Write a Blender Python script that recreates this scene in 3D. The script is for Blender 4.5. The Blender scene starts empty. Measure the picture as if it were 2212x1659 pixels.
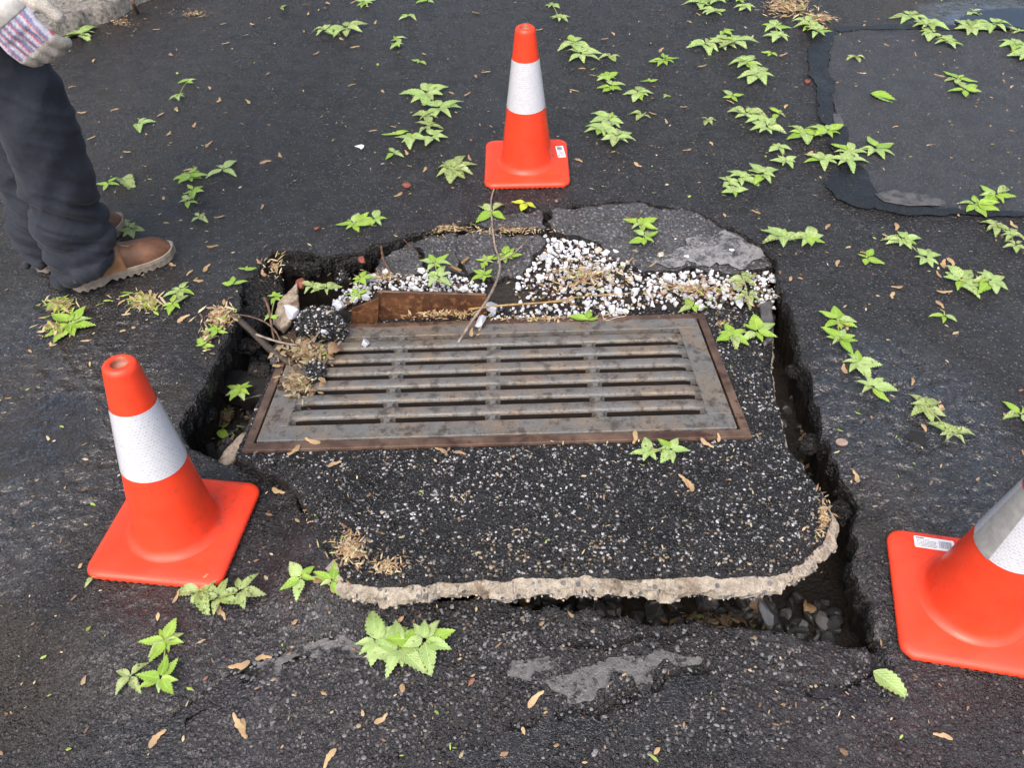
import bpy, bmesh, math, random
import numpy as np
from math import radians, sin, cos, pi, tan
from mathutils import Vector, Matrix, Euler

random.seed(7)
RNG = np.random.default_rng(11)
scene = bpy.context.scene
COL = scene.collection

# ------------------------------------------------------------------ camera
CAM_H = 1.40
PITCH = radians(46.14)
ROLL = radians(-2.07)
FPX, CX, CY = 1720.0, 1106.0, 829.5           # focal length / centre in units of a 2212 x 1659 picture
_fw = np.array([0, cos(PITCH), -sin(PITCH)])
_up0 = np.array([0, sin(PITCH), cos(PITCH)])
_rt0 = np.array([1.0, 0, 0])
_rt = _rt0 * cos(ROLL) + _up0 * sin(ROLL)
_up = -_rt0 * sin(ROLL) + _up0 * cos(ROLL)
cam_d = bpy.data.cameras.new('camera')
cam = bpy.data.objects.new('camera', cam_d)
COL.objects.link(cam)
cam_d.sensor_fit = 'HORIZONTAL'
cam_d.sensor_width = 36.0
cam_d.lens = FPX / 2212.0 * 36.0
cam_d.clip_start = 0.02
cam_d.clip_end = 500.0
M = Matrix(((_rt[0], _up[0], -_fw[0], 0), (_rt[1], _up[1], -_fw[1], 0), (_rt[2], _up[2], -_fw[2], CAM_H), (0, 0, 0, 1)))
cam.matrix_world = M
scene.camera = cam

# ------------------------------------------------------------------ daylight (overcast)
SUN_ELEV, SUN_ROT = radians(58), radians(200)
world = bpy.data.worlds.new('World')
scene.world = world
world.use_nodes = True
wn = world.node_tree
bg = wn.nodes['Background']
sky = wn.nodes.new('ShaderNodeTexSky')
sky.sky_type = 'NISHITA'
sky.sun_disc = False
sky.sun_elevation = SUN_ELEV
sky.sun_rotation = SUN_ROT
sky.air_density = 1.0
sky.dust_density = 6.0
sky.ozone_density = 1.0
wn.links.new(sky.outputs['Color'], bg.inputs['Color'])
bg.inputs['Strength'].default_value = 0.15
sun_d = bpy.data.lights.new('sun', 'SUN')
sun_d.energy = 0.6
sun_d.angle = radians(75)
sun_d.color = (1.0, 0.95, 0.88)
sun = bpy.data.objects.new('sun', sun_d)
COL.objects.link(sun)
_sd = Vector((sin(SUN_ROT) * cos(SUN_ELEV), cos(SUN_ROT) * cos(SUN_ELEV), sin(SUN_ELEV)))
sun.rotation_euler = _sd.to_track_quat('Z', 'Y').to_euler()
vs = scene.view_settings
vs.view_transform = 'Standard'
vs.look = 'None'
vs.gamma = 1.0
vs.use_curve_mapping = False
vs.exposure = 1.05
scene.render.engine = 'CYCLES'
scene.render.resolution_x, scene.render.resolution_y = 1024, 769

# ------------------------------------------------------------------ helpers
def ray(px, py):
    return _fw + _rt * (px - CX) / FPX - _up * (py - CY) / FPX
def on_plane(px, py, z0=0.0, k=0.0, y0=0.0):
    """point of the place seen at (px,py), on the plane z = z0 + k*(y-y0)"""
    d = ray(px, py)
    t = (z0 - k * y0 - CAM_H) / (d[2] - k * d[1])
    return d * t + np.array([0, 0, CAM_H])
def depth_of(p):
    return float((np.asarray(p) - np.array([0, 0, CAM_H])) @ _fw)

def hash2(ix, iy, s):
    h = (ix.astype(np.int64) * 374761393 + iy.astype(np.int64) * 668265263 + s * 1442695041) & 0x7fffffff
    h = ((h ^ (h >> 13)) * 1274126177) & 0x7fffffff
    return ((h ^ (h >> 16)) & 0xffff) / 65535.0
def vnoise(x, y, s=0):
    x = np.asarray(x, float); y = np.asarray(y, float)
    ix, iy = np.floor(x).astype(np.int64), np.floor(y).astype(np.int64)
    fx, fy = x - ix, y - iy
    fx = fx * fx * (3 - 2 * fx); fy = fy * fy * (3 - 2 * fy)
    a, b = hash2(ix, iy, s), hash2(ix + 1, iy, s)
    c, d = hash2(ix, iy + 1, s), hash2(ix + 1, iy + 1, s)
    return (a * (1 - fx) + b * fx) * (1 - fy) + (c * (1 - fx) + d * fx) * fy * 1.0
def fbm(x, y, s=0, o=4):
    r = 0; a = .5
    for i in range(o):
        r = r + a * (vnoise(np.asarray(x) * 2 ** i, np.asarray(y) * 2 ** i, s + i * 17) - .5)
        a *= .5
    return r * 2
def sstep(a, b, x):
    t = np.clip((np.asarray(x, float) - a) / (b - a), 0, 1)
    return t * t * (3 - 2 * t)

def mesh_from(name, V, F, mats=(), midx=None, smooth=False, attrs=None):
    me = bpy.data.meshes.new(name)
    me.from_pydata([tuple(map(float, v)) for v in V] if not isinstance(V, np.ndarray) else V.tolist(), [], F if isinstance(F, list) else F.tolist())
    for m in mats:
        me.materials.append(m)
    if midx is not None:
        me.polygons.foreach_set('material_index', np.asarray(midx, np.int32))
    if smooth:
        me.polygons.foreach_set('use_smooth', np.ones(len(me.polygons), bool))
    if midx is not None and smooth:
        me.polygons.foreach_set('use_smooth', np.asarray(midx) == 0)
    for an, av in (attrs or {}).items():
        at = me.color_attributes.new(an, 'FLOAT_COLOR', 'POINT')
        av = np.asarray(av, np.float32)
        if av.shape[1] == 3:
            av = np.hstack([av, np.ones((len(av), 1), np.float32)])
        at.data.foreach_set('color', av.ravel())
    me.update()
    return me
def link(name, me, parent=None, loc=None, rot=None):
    o = bpy.data.objects.new(name, me)
    COL.objects.link(o)
    if parent is not None:
        o.parent = parent
    if loc is not None:
        o.location = [float(v) for v in loc]
    if rot is not None:
        o.rotation_euler = rot
    return o
def tag(o, label=None, cat=None, group=None, kind=None):
    if label: o['label'] = label
    if cat: o['category'] = cat
    if group: o['group'] = group
    if kind: o['kind'] = kind
    return o
def thing(name, label, cat, loc=(0, 0, 0), rot=(0, 0, 0), group=None):
    o = bpy.data.objects.new(name, None)
    COL.objects.link(o)
    o.empty_display_size = .05
    o.location = [float(v) for v in loc]
    o.rotation_euler = rot
    return tag(o, label, cat, group)

class MB:
    """collects shapes into one mesh"""
    def __init__(s): s.v = []; s.f = []; s.m = []
    def add(s, V, F, m=0):
        b = len(s.v)
        s.v += [tuple(map(float, p)) for p in V]
        s.f += [tuple(i + b for i in q) for q in F]
        s.m += [m] * len(F)
    def box(s, x0, x1, y0, y1, z0, z1, m=0):
        s.add([(x0, y0, z0), (x1, y0, z0), (x1, y1, z0), (x0, y1, z0), (x0, y0, z1), (x1, y0, z1), (x1, y1, z1), (x0, y1, z1)],
              [(0, 3, 2, 1), (4, 5, 6, 7), (0, 1, 5, 4), (1, 2, 6, 5), (2, 3, 7, 6), (3, 0, 4, 7)], m)
    def tube(s, pts, rad, n=6, m=0, cap=True):
        pts = [Vector(p) for p in pts]
        if not hasattr(rad, '__len__'): rad = [rad] * len(pts)
        V = []; F = []
        ref = Vector((0, 0, 1))
        for i, p in enumerate(pts):
            d = (pts[min(i + 1, len(pts) - 1)] - pts[max(i - 1, 0)])
            d = d.normalized() if d.length > 1e-9 else Vector((0, 0, 1))
            a = d.cross(ref)
            if a.length < .05: a = d.cross(Vector((1, 0, 0)))
            a.normalize(); b = d.cross(a)
            for k in range(n):
                t = 2 * pi * k / n
                V.append(p + (a * cos(t) + b * sin(t)) * rad[i])
        for i in range(len(pts) - 1):
            for k in range(n):
                F.append((i * n + k, i * n + (k + 1) % n, (i + 1) * n + (k + 1) % n, (i + 1) * n + k))
        if cap:
            F.append(tuple(range(n))[::-1]); F.append(tuple((len(pts) - 1) * n + k for k in range(n)))
        s.add(V, F, m)
    def rings(s, rings, m=0, cap0=True, cap1=True):
        n = len(rings[0]); V = [p for r in rings for p in r]; F = []
        for i in range(len(rings) - 1):
            for k in range(n):
                F.append((i * n + k, i * n + (k + 1) % n, (i + 1) * n + (k + 1) % n, (i + 1) * n + k))
        if cap0: F.append(tuple(range(n))[::-1])
        if cap1: F.append(tuple((len(rings) - 1) * n + k for k in range(n)))
        s.add(V, F, m)
    def mesh(s, name, mats, smooth=False):
        return mesh_from(name, s.v, s.f, mats, s.m, smooth)
    def build(s, name, mats, parent=None, smooth=False):
        return link(name, s.mesh(name, mats, smooth), parent)

# ---- polygons and sheets
def resample(P, step, jit=0.0, seed=0, freq=22.0):
    P = np.asarray(P, float)[:, :2]
    out = []
    n = len(P)
    for i in range(n):
        a, b = P[i], P[(i + 1) % n]
        L = np.linalg.norm(b - a)
        k = max(1, int(L / step))
        for j in range(k):
            out.append(a + (b - a) * j / k)
    out = np.array(out)
    if jit:
        out = out + jit * np.stack([fbm(out[:, 0] * freq, out[:, 1] * freq, seed, 4), fbm(out[:, 0] * freq, out[:, 1] * freq, seed + 50, 4)], -1) * 1.6
    return out
def inside(P, x, y):
    r = np.zeros(len(x), bool)
    n = len(P)
    for i in range(n):
        x0, y0 = P[i]; x1, y1 = P[(i + 1) % n]
        if y0 == y1: continue
        c = ((y0 > y) != (y1 > y)) & (x < (x1 - x0) * (y - y0) / (y1 - y0) + x0)
        r ^= c
    return r
def nearest(P, x, y):
    """closest point on the outline, and its distance"""
    bd = np.full(len(x), 1e9); bx = np.zeros(len(x)); by = np.zeros(len(x))
    n = len(P)
    for i in range(n):
        ax, ay = P[i]; dx, dy = P[(i + 1) % n] - P[i]
        L2 = dx * dx + dy * dy
        if L2 < 1e-14: continue
        t = np.clip(((x - ax) * dx + (y - ay) * dy) / L2, 0, 1)
        qx, qy = ax + t * dx, ay + t * dy
        d = (x - qx) ** 2 + (y - qy) ** 2
        m = d < bd
        bd[m] = d[m]; bx[m] = qx[m]; by[m] = qy[m]
    return bx, by, np.sqrt(bd)
def sheet(xs, ys, outer=None, holes=()):
    """grid sheet cut to an outline (and holes), rim snapped onto it. Returns xy, quads, directed rim edges"""
    X, Y = np.meshgrid(xs, ys)
    nx, ny = len(xs), len(ys)
    x, y = X.ravel().copy(), Y.ravel().copy()
    fx = ((X[:-1, :-1] + X[1:, 1:]) / 2).ravel(); fy = ((Y[:-1, :-1] + Y[1:, 1:]) / 2).ravel()
    keep = np.ones(len(fx), bool)
    if outer is not None: keep &= inside(outer, fx, fy)
    for h in holes:
        lo, hi = h.min(0), h.max(0)
        s = np.where((fx > lo[0]) & (fx < hi[0]) & (fy > lo[1]) & (fy < hi[1]))[0]
        keep[s[inside(h, fx[s], fy[s])]] = False
    ii = np.arange(ny - 1)[:, None] * nx + np.arange(nx - 1)[None, :]
    Q = np.stack([ii, ii + 1, ii + nx + 1, ii + nx], -1).reshape(-1, 4)[keep]
    E = np.concatenate([Q[:, [0, 1]], Q[:, [1, 2]], Q[:, [2, 3]], Q[:, [3, 0]]])
    key = np.minimum(E[:, 0], E[:, 1]) * (nx * ny) + np.maximum(E[:, 0], E[:, 1])
    u, inv, cnt = np.unique(key, return_inverse=True, return_counts=True)
    rim = E[cnt[inv] == 1]
    ed = (xs[0], xs[-1], ys[0], ys[-1])
    if outer is None:
        rim = rim[~((((x[rim[:, 0]] == ed[0]) & (x[rim[:, 1]] == ed[0])) | ((x[rim[:, 0]] == ed[1]) & (x[rim[:, 1]] == ed[1]))) | (((y[rim[:, 0]] == ed[2]) & (y[rim[:, 1]] == ed[2])) | ((y[rim[:, 0]] == ed[3]) & (y[rim[:, 1]] == ed[3]))))]
    rv = np.unique(rim)
    bd = np.full(len(rv), 1e9); nxp = x[rv].copy(); nyp = y[rv].copy()
    for P in ([outer] if outer is not None else []) + list(holes):
        qx, qy, d = nearest(P, x[rv], y[rv])
        m = d < bd
        nxp[m] = qx[m]; nyp[m] = qy[m]; bd[m] = d[m]
    x[rv] = nxp; y[rv] = nyp
    used = np.unique(Q)
    mp = np.full(nx * ny, -1); mp[used] = np.arange(len(used))
    return np.stack([x[used], y[used]], -1), mp[Q], mp[rim]
def skirt(V, Q, rim, prof, outfn=None, chip=0.0):
    """hang a wall from the rim: prof = [(out, drop, noise, mat)]"""
    rv = np.unique(rim)
    mp = {int(v): i for i, v in enumerate(rv)}
    n = np.zeros((len(rv), 2))
    d = V[rim[:, 1], :2] - V[rim[:, 0], :2]
    o = np.stack([d[:, 1], -d[:, 0]], -1)
    for k in (0, 1):
        np.add.at(n, [mp[int(a)] for a in rim[:, k]], o)
    # smooth normals through distance-weighted neighbours along rim
    for _ in range(6):
        m = n.copy()
        ia = np.array([mp[int(a)] for a in rim[:, 0]]); ib = np.array([mp[int(a)] for a in rim[:, 1]])
        np.add.at(m, ia, n[ib]); np.add.at(m, ib, n[ia])
        n = m
    n /= np.maximum(np.linalg.norm(n, axis=1, keepdims=True), 1e-9)
    base = V[rv]
    w = np.ones(len(rv)) if outfn is None else outfn(base)
    allV = [V]; allF = [Q]; mats = [np.zeros(len(Q), int)]
    prev = rv.copy(); off = len(V)
    ia = np.array([mp[int(a)] for a in rim[:, 0]]); ib = np.array([mp[int(a)] for a in rim[:, 1]])
    for li, (out, drop, nz, mat) in enumerate(prof):
        q = base.copy()
        a1 = fbm(base[:, 0] * 40 + li * 3.3, base[:, 1] * 40 + li * 1.7, 91 + li, 3)
        a2 = fbm(base[:, 0] * 17 + li * 2.1, base[:, 1] * 17 - li, 191 + li, 3)
        q[:, :2] += n * (out * w + nz * (a1 + .6 * a2))[:, None]
        if chip:
            cs_ = hash2(np.floor(base[:, 0] * 34 + a1 * 1.5), np.floor(base[:, 1] * 34 + li * .5), 5) - .5; ct_ = hash2(np.floor(base[:, 0] * 15 + a2), np.floor(base[:, 1] * 15), 9) - .5
            q[:, :2] += n * (chip * (cs_ * .8 + ct_) * (li > 0) * w)[:, None]
        q[:, :2] += RNG.normal(0, nz * .14, (len(rv), 2)); q[:, 2] -= drop + nz * .6 * a2 + RNG.normal(0, nz * .12, len(rv))
        idx = off + np.arange(len(rv)); off += len(rv)
        allV.append(q)
        allF.append(np.stack([prev[ib], prev[ia], idx[ia], idx[ib]], -1) if li else np.stack([rim[:, 1], rim[:, 0], idx[ia], idx[ib]], -1))
        mats.append(np.full(len(rim), mat))
        prev = idx
    return np.concatenate(allV), np.concatenate(allF), np.concatenate(mats)

# ------------------------------------------------------------------ materials
class NT:
    def __init__(s, name):
        s.m = bpy.data.materials.new(name); s.m.use_nodes = True
        s.t = s.m.node_tree; s.n = s.t.nodes; s.n.clear()
        s.out = s.n.new('ShaderNodeOutputMaterial')
    def node(s, ty, ins=None, **pr):
        n = s.n.new(ty)
        for k, v in pr.items(): setattr(n, k, v)
        for k, v in (ins or {}).items(): s.set(n, k, v)
        return n
    def set(s, n, k, v):
        i = n.inputs[k]
        if isinstance(v, bpy.types.NodeSocket): s.t.links.new(v, i)
        elif isinstance(v, bpy.types.Node): s.t.links.new(v.outputs[0], i)
        else: i.default_value = v
    def math(s, op, a, b=None, c=None, clamp=False):
        n = s.n.new('ShaderNodeMath'); n.operation = op; n.use_clamp = clamp
        s.set(n, 0, a)
        if b is not None: s.set(n, 1, b)
        if c is not None: s.set(n, 2, c)
        return n.outputs[0]
    def mapr(s, v, a, b, c=0.0, d=1.0):
        n = s.n.new('ShaderNodeMapRange'); n.interpolation_type = 'SMOOTHSTEP'
        s.set(n, 'Value', v); s.set(n, 'From Min', a); s.set(n, 'From Max', b); s.set(n, 'To Min', c); s.set(n, 'To Max', d)
        return n.outputs[0]
    def mix(s, f, a, b, mode='MIX'):
        n = s.n.new('ShaderNodeMix'); n.data_type = 'RGBA'; n.blend_type = mode
        s.set(n, 0, f)
        for k, v in ((6, a), (7, b)):
            if isinstance(v, (tuple, list)): v = tuple(v) + ((1.0,) if len(v) == 3 else ())
            s.set(n, k, v)
        return n.outputs[2]
    def fmix(s, f, a, b):
        n = s.n.new('ShaderNodeMix'); n.data_type = 'FLOAT'
        s.set(n, 0, f); s.set(n, 2, a); s.set(n, 3, b)
        return n.outputs[0]
    def coord(s, which='Object'):
        return s.n.new('ShaderNodeTexCoord').outputs[which]
    def pos(s):
        return s.n.new('ShaderNodeNewGeometry').outputs['Position']
    def noise(s, vec, sc, det=3, rough=.55, out='Fac'):
        return s.node('ShaderNodeTexNoise', {'Vector': vec, 'Scale': sc, 'Detail': det, 'Roughness': rough}).outputs[out]
    def voro(s, vec, sc, feature='F1', rand=1.0):
        return s.node('ShaderNodeTexVoronoi', {'Vector': vec, 'Scale': sc, 'Randomness': rand}, feature=feature)
    def ramp(s, v, stops):
        n = s.n.new('ShaderNodeValToRGB'); s.set(n, 0, v)
        e = n.color_ramp.elements
        while len(e) < len(stops): e.new(.5)
        for i, (p, c) in enumerate(stops): e[i].position = p; e[i].color = tuple(c) + (1,)
        return n.outputs[0]
    def bump(s, h, strength=.5, dist=.002, nrm=None):
        n = s.node('ShaderNodeBump', {'Height': h, 'Strength': strength, 'Distance': dist})
        if nrm is not None: s.set(n, 'Normal', nrm)
        return n.outputs[0]
    def fin(s, col, rough=.5, nrm=None, spec=.5, metal=0.0, extra=None):
        b = s.n.new('ShaderNodeBsdfPrincipled')
        if isinstance(col, (tuple, list)): col = tuple(col) + ((1.0,) if len(col) == 3 else ())
        s.set(b, 'Base Color', col); s.set(b, 'Roughness', rough); s.set(b, 'Specular IOR Level', spec); s.set(b, 'Metallic', metal)
        if nrm is not None: s.set(b, 'Normal', nrm)
        for k, v in (extra or {}).items(): s.set(b, k, v)
        s.t.links.new(b.outputs[0], s.out.inputs[0])
        return s.m

def mat_asphalt(name, base=(.0155, .0165, .0190), stone=(.14, .125, .135), stone_frac=.42, scale=125., use_mask=True, rough=.31, bump=1.0, film=None):
    t = NT(name)
    p = t.pos()
    warp = t.node('ShaderNodeVectorMath', {0: p, 1: t.node('ShaderNodeVectorMath', {0: t.noise(p, 60, 2, .5, 'Color'), 'Scale': .006}, operation='SCALE').outputs[0]}, operation='ADD').outputs[0]
    v = t.voro(warp, scale)
    cell = t.node('ShaderNodeSeparateColor', {0: v.outputs['Color']})
    v2 = t.voro(warp, scale * 2.3)
    cell2 = t.node('ShaderNodeSeparateColor', {0: v2.outputs['Color']})
    big = t.noise(p, 2.2, 5, .6)
    mid = t.noise(p, 14, 4, .6)
    fine = t.noise(p, 420, 3, .6)
    if use_mask:
        at = t.node('ShaderNodeVertexColor', layer_name='mask')
        ms = t.node('ShaderNodeSeparateColor', {0: at.outputs[0]})
        wet, dirt, sto = ms.outputs[0], ms.outputs[1], ms.outputs[2]
    else:
        wet, dirt, sto = t.mapr(big, .4, .7, 0, .5), 0.0, .5
    thr = t.fmix(sto, 1.0 - stone_frac * .35, 1.0 - stone_frac * 1.6)
    sm = t.math('MULTIPLY', t.mapr(cell.outputs[0], thr, t.math('ADD', thr, .02)), t.mapr(v.outputs['Distance'], .30, .44, 1, 0))
    sm2 = t.math('MULTIPLY', t.mapr(cell2.outputs[0], t.math('ADD', thr, .05), t.math('ADD', thr, .07)), t.mapr(v2.outputs['Distance'], .28, .42, 1, 0))
    smx = t.math('MAXIMUM', sm, t.math('MULTIPLY', sm2, .8))
    bcol = t.mix(t.mapr(mid, .3, .75), tuple(c * .62 for c in base), tuple(c * 1.5 for c in base))
    bcol = t.mix(t.math('MULTIPLY', t.mapr(fine, .45, .7), .5), bcol, tuple(c * 2.4 for c in base))
    scol = t.mix(cell.outputs[1], tuple(c * .45 for c in stone), stone)
    scol = t.mix(t.mapr(cell.outputs[2], .9, .93), scol, (.16, .13, .10))
    col = t.mix(smx, bcol, scol)
    col = t.mix(t.math('MULTIPLY', dirt, t.mapr(t.noise(p, 7, 5, .65), .25, .65)), col, (.044, .032, .019))
    col = t.mix(t.math('MULTIPLY', wet, .5), col, (.007, .007, .008))
    fm = None
    if film:
        fm = t.mapr(t.noise(p, 20, 7, .72), .42, .52)
        col = t.mix(fm, col, t.mix(t.mapr(t.noise(p, 70, 5, .7), .3, .7), tuple(c * .7 for c in film), tuple(c * 1.25 for c in film)))
    # relief
    h = t.math('MULTIPLY', t.mapr(v.outputs['Distance'], .22, .55, 1, 0), t.fmix(cell.outputs[2], .15, .95))
    h = t.math('ADD', h, t.math('MULTIPLY', t.mapr(v2.outputs['Distance'], .2, .55, 1, 0), t.fmix(cell2.outputs[2], .1, .6)))
    h = t.math('ADD', h, t.math('MULTIPLY', t.noise(p, 330, 3, .65), .8))
    h = t.math('ADD', h, t.math('MULTIPLY', t.noise(p, 30, 4, .65), .35))
    st = t.fmix(wet, 1.15 * bump, .8 * bump)
    gs = t.fmix(wet, .78 * bump, .45 * bump)
    fl = t.mapr(wet, .72, .95)
    st = t.math('MULTIPLY', st, t.fmix(fl, 1.0, .16)); gs = t.math('MULTIPLY', gs, t.fmix(fl, 1.0, .12))
    if fm is not None:
        st = t.math('MULTIPLY', st, t.fmix(fm, 1.0, .3)); gs = t.math('MULTIPLY', gs, t.fmix(fm, 1.0, .15))
    nrm = t.bump(h, st, .0038)
    # every grain of stone is tipped its own way
    g = t.node('ShaderNodeVectorMath', {0: v2.outputs['Color'], 1: (.5, .5, .5)}, operation='SUBTRACT').outputs[0]
    g = t.node('ShaderNodeVectorMath', {0: g, 'Scale': gs}, operation='SCALE').outputs[0]
    nrm = t.node('ShaderNodeVectorMath', {0: t.node('ShaderNodeVectorMath', {0: nrm, 1: g}, operation='ADD').outputs[0]}, operation='NORMALIZE').outputs[0]
    r = t.fmix(wet, rough, .09)
    r = t.math('ADD', r, t.math('MULTIPLY', t.math('SUBTRACT', mid, .5), .35), clamp=True)
    r = t.fmix(fl, t.math('MAXIMUM', r, .06), .05)
    # film of rain water lying over the grains
    wh = t.math('ADD', t.noise(p, 40, 2, .5), t.math('MULTIPLY', t.noise(p, 110, 2, .5), .35))
    wn_ = t.bump(wh, t.fmix(fl, 1.0, .10), .016)
    cw = t.math('MULTIPLY', t.mapr(wet, .3, .7), t.mapr(t.noise(p, 24, 4, .6), .30, .55, .35, 1.0))
    return t.fin(col, r, nrm, .5, 0, {'Coat Weight': cw, 'Coat Roughness': .05, 'Coat IOR': 1.5, 'Coat Normal': wn_})

def mat_simple(name, c1, c2, sc=30, rough=.6, bump=.3, bdist=.002, spec=.5, det=5, extra=None, c3=None, s3=8):
    t = NT(name); p = t.coord()
    f = t.mapr(t.noise(p, sc, det, .6), .3, .7)
    col = t.mix(f, c1, c2)
    if c3: col = t.mix(t.mapr(t.noise(p, s3, 5, .65), .5, .66), col, c3)
    n = t.bump(t.noise(p, sc * 3, 4, .65), bump, bdist) if bump else None
    return t.fin(col, rough, n, spec, 0, extra)

MAT = {}
MAT['road'] = mat_asphalt('wet_asphalt')
MAT['patch'] = mat_asphalt('finer_asphalt', base=(.027, .0285, .0325), stone=(.14, .145, .155), scale=190., use_mask=False, rough=.5, bump=.7)
MAT['asph_edge'] = mat_asphalt('broken_asphalt', base=(.013, .0125, .012), stone=(.05, .05, .05), use_mask=False, rough=.5, bump=1.4, scale=90)
MAT['chunk'] = mat_asphalt('old_asphalt', base=(.048, .049, .053), stone=(.22, .225, .235), stone_frac=.7, use_mask=False, scale=85., rough=.5)
MAT['slab_top'] = mat_asphalt('gritty_asphalt', base=(.011, .011, .012), stone=(.12, .12, .12), stone_frac=.25, use_mask=False, rough=.4, scale=140.)
MAT['tar2'] = mat_asphalt('road_tar', base=(.0105, .011, .0125), stone=(.05, .05, .055), stone_frac=.08, use_mask=False, rough=.32, bump=.4, scale=120.)
MAT['silt'] = mat_asphalt('silted_asphalt', use_mask=False, rough=.45, film=(.105, .103, .103))
MAT['silt2'] = mat_asphalt('pale_silted_asphalt', base=(.048, .049, .053), stone=(.22, .225, .235), stone_frac=.7, scale=85., use_mask=False, rough=.45, film=(.20, .20, .205))
MAT['soil'] = mat_simple('wet_soil', (.007, .006, .005), (.022, .016, .011), 30, .7, .8, .008)

def mat_concrete():
    t = NT('broken_concrete'); p = t.pos()
    v = t.voro(p, 70); c = t.node('ShaderNodeSeparateColor', {0: v.outputs['Color']})
    base = t.mix(t.mapr(t.noise(p, 60, 5, .7), .3, .7), (.25, .215, .17), (.44, .395, .325))
    agg = t.mix(c.outputs[1], (.05, .055, .065), (.30, .29, .27))
    col = t.mix(t.math('MULTIPLY', t.mapr(c.outputs[0], .62, .64), t.mapr(v.outputs['Distance'], .32, .4, 1, 0)), base, agg)
    col = t.mix(t.mapr(t.noise(p, 9, 5, .7), .52, .7), col, (.16, .12, .08))
    h = t.math('ADD', t.noise(p, 60, 5, .7), t.math('MULTIPLY', t.noise(p, 300, 2), .35))
    return t.fin(col, .75, t.bump(h, 1.0, .009), .35)
MAT['concrete'] = mat_concrete()

def mat_vcol(name, layer='tint', rough=.55, spec=.5, bump=.25, sc=400, extra=None, vary=.25):
    t = NT(name); a = t.node('ShaderNodeVertexColor', layer_name=layer).outputs[0]
    p = t.pos(); n = t.noise(p, sc, 3, .6)
    col = t.mix(vary, a, t.mix(t.mapr(n, .3, .7), (.3, .3, .3), (1.5, 1.5, 1.5)), 'MULTIPLY')
    return t.fin(col, rough, t.bump(n, bump, .0015), spec, 0, extra)
MAT['grit'] = mat_vcol('loose_grit', rough=.38)
MAT['litter'] = mat_vcol('plant_litter', rough=.6, sc=250)

def mat_iron():
    t = NT('cast_iron_worn'); p = t.coord()
    f = t.mapr(t.noise(p, 9, 6, .68), .42, .62)
    g = t.mapr(t.noise(p, 42, 5, .7), .45, .66)
    col = t.mix(f, (.165, .168, .165), (.215, .175, .135))
    col = t.mix(t.math('MULTIPLY', g, .55), col, (.13, .12, .105))
    col = t.mix(t.mapr(t.noise(p, 5, 5, .7), .62, .78, 0, .6), col, (.21, .125, .08))
    col = t.mix(t.mapr(t.noise(p, 240, 2, .6), .62, .75), col, (.26, .21, .15))
    col = t.mix(t.mapr(t.noise(p, 28, 6, .75), .50, .62, 0, .75), col, (.052, .044, .038))
    col = t.mix(t.mapr(t.noise(p, 110, 4, .7), .58, .70, 0, .7), col, (.035, .028, .024))
    col = t.mix(t.mapr(t.noise(p, 13, 6, .75), .60, .72, 0, .5), col, (.215, .14, .09))
    h = t.math('ADD', t.noise(p, 180, 4, .7), t.math('MULTIPLY', t.noise(p, 60, 4, .7), .9))
    r = t.mapr(t.noise(p, 16, 4, .6), .3, .7, .30, .62)
    return t.fin(col, r, t.bump(h, .8, .0022), .5, .2)
MAT['iron'] = mat_iron()
MAT['rust'] = mat_simple('rusty_steel', (.045, .018, .009), (.12, .052, .022), 16, .5, .5, .002, c3=(.19, .085, .035), s3=60)
MAT['rust_shade'] = mat_simple('shaded_slot_rust', (.008, .006, .005), (.020, .013, .010), 16, .7, .4, .002)  # rust brown for the bar sides, darkened to put shade into the slots
MAT['rust_edge'] = mat_simple('rusty_frame', (.050, .028, .020), (.150, .098, .068), 11, .42, .6, .002, c3=(.045, .022, .016), s3=18)

def mat_cone():
    t = NT('orange_pvc'); p = t.coord()
    n = t.noise(p, 14, 5, .65)
    col = t.mix(t.mapr(n, .3, .75), (.78, .050, .016), (.84, .062, .022))
    col = t.mix(t.math('MULTIPLY', t.mapr(t.noise(p, 120, 3, .7), .66, .74), t.mapr(t.noise(p, 9, 4, .6), .45, .6)), col, (.18, .03, .015))
    col = t.mix(t.math('MULTIPLY', t.mapr(t.noise(p, 35, 6, .75), .56, .70), .42), col, (.30, .05, .03))
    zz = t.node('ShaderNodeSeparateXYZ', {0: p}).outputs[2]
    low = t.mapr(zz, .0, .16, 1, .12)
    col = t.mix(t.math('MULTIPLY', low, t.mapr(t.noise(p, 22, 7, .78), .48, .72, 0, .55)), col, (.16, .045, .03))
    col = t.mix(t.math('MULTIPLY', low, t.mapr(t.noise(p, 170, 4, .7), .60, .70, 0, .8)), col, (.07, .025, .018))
    st_ = t.node('ShaderNodeMapping', {'Vector': p, 'Scale': (60, 60, 5)}).outputs[0]
    col = t.mix(t.mapr(t.noise(st_, 1.0, 4, .7), .60, .74, 0, .28), col, (.62, .10, .06))
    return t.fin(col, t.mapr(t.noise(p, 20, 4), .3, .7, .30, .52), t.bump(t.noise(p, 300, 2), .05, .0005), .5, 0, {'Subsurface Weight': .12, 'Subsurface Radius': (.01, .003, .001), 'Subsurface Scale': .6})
MAT['cone'] = mat_cone()
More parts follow.
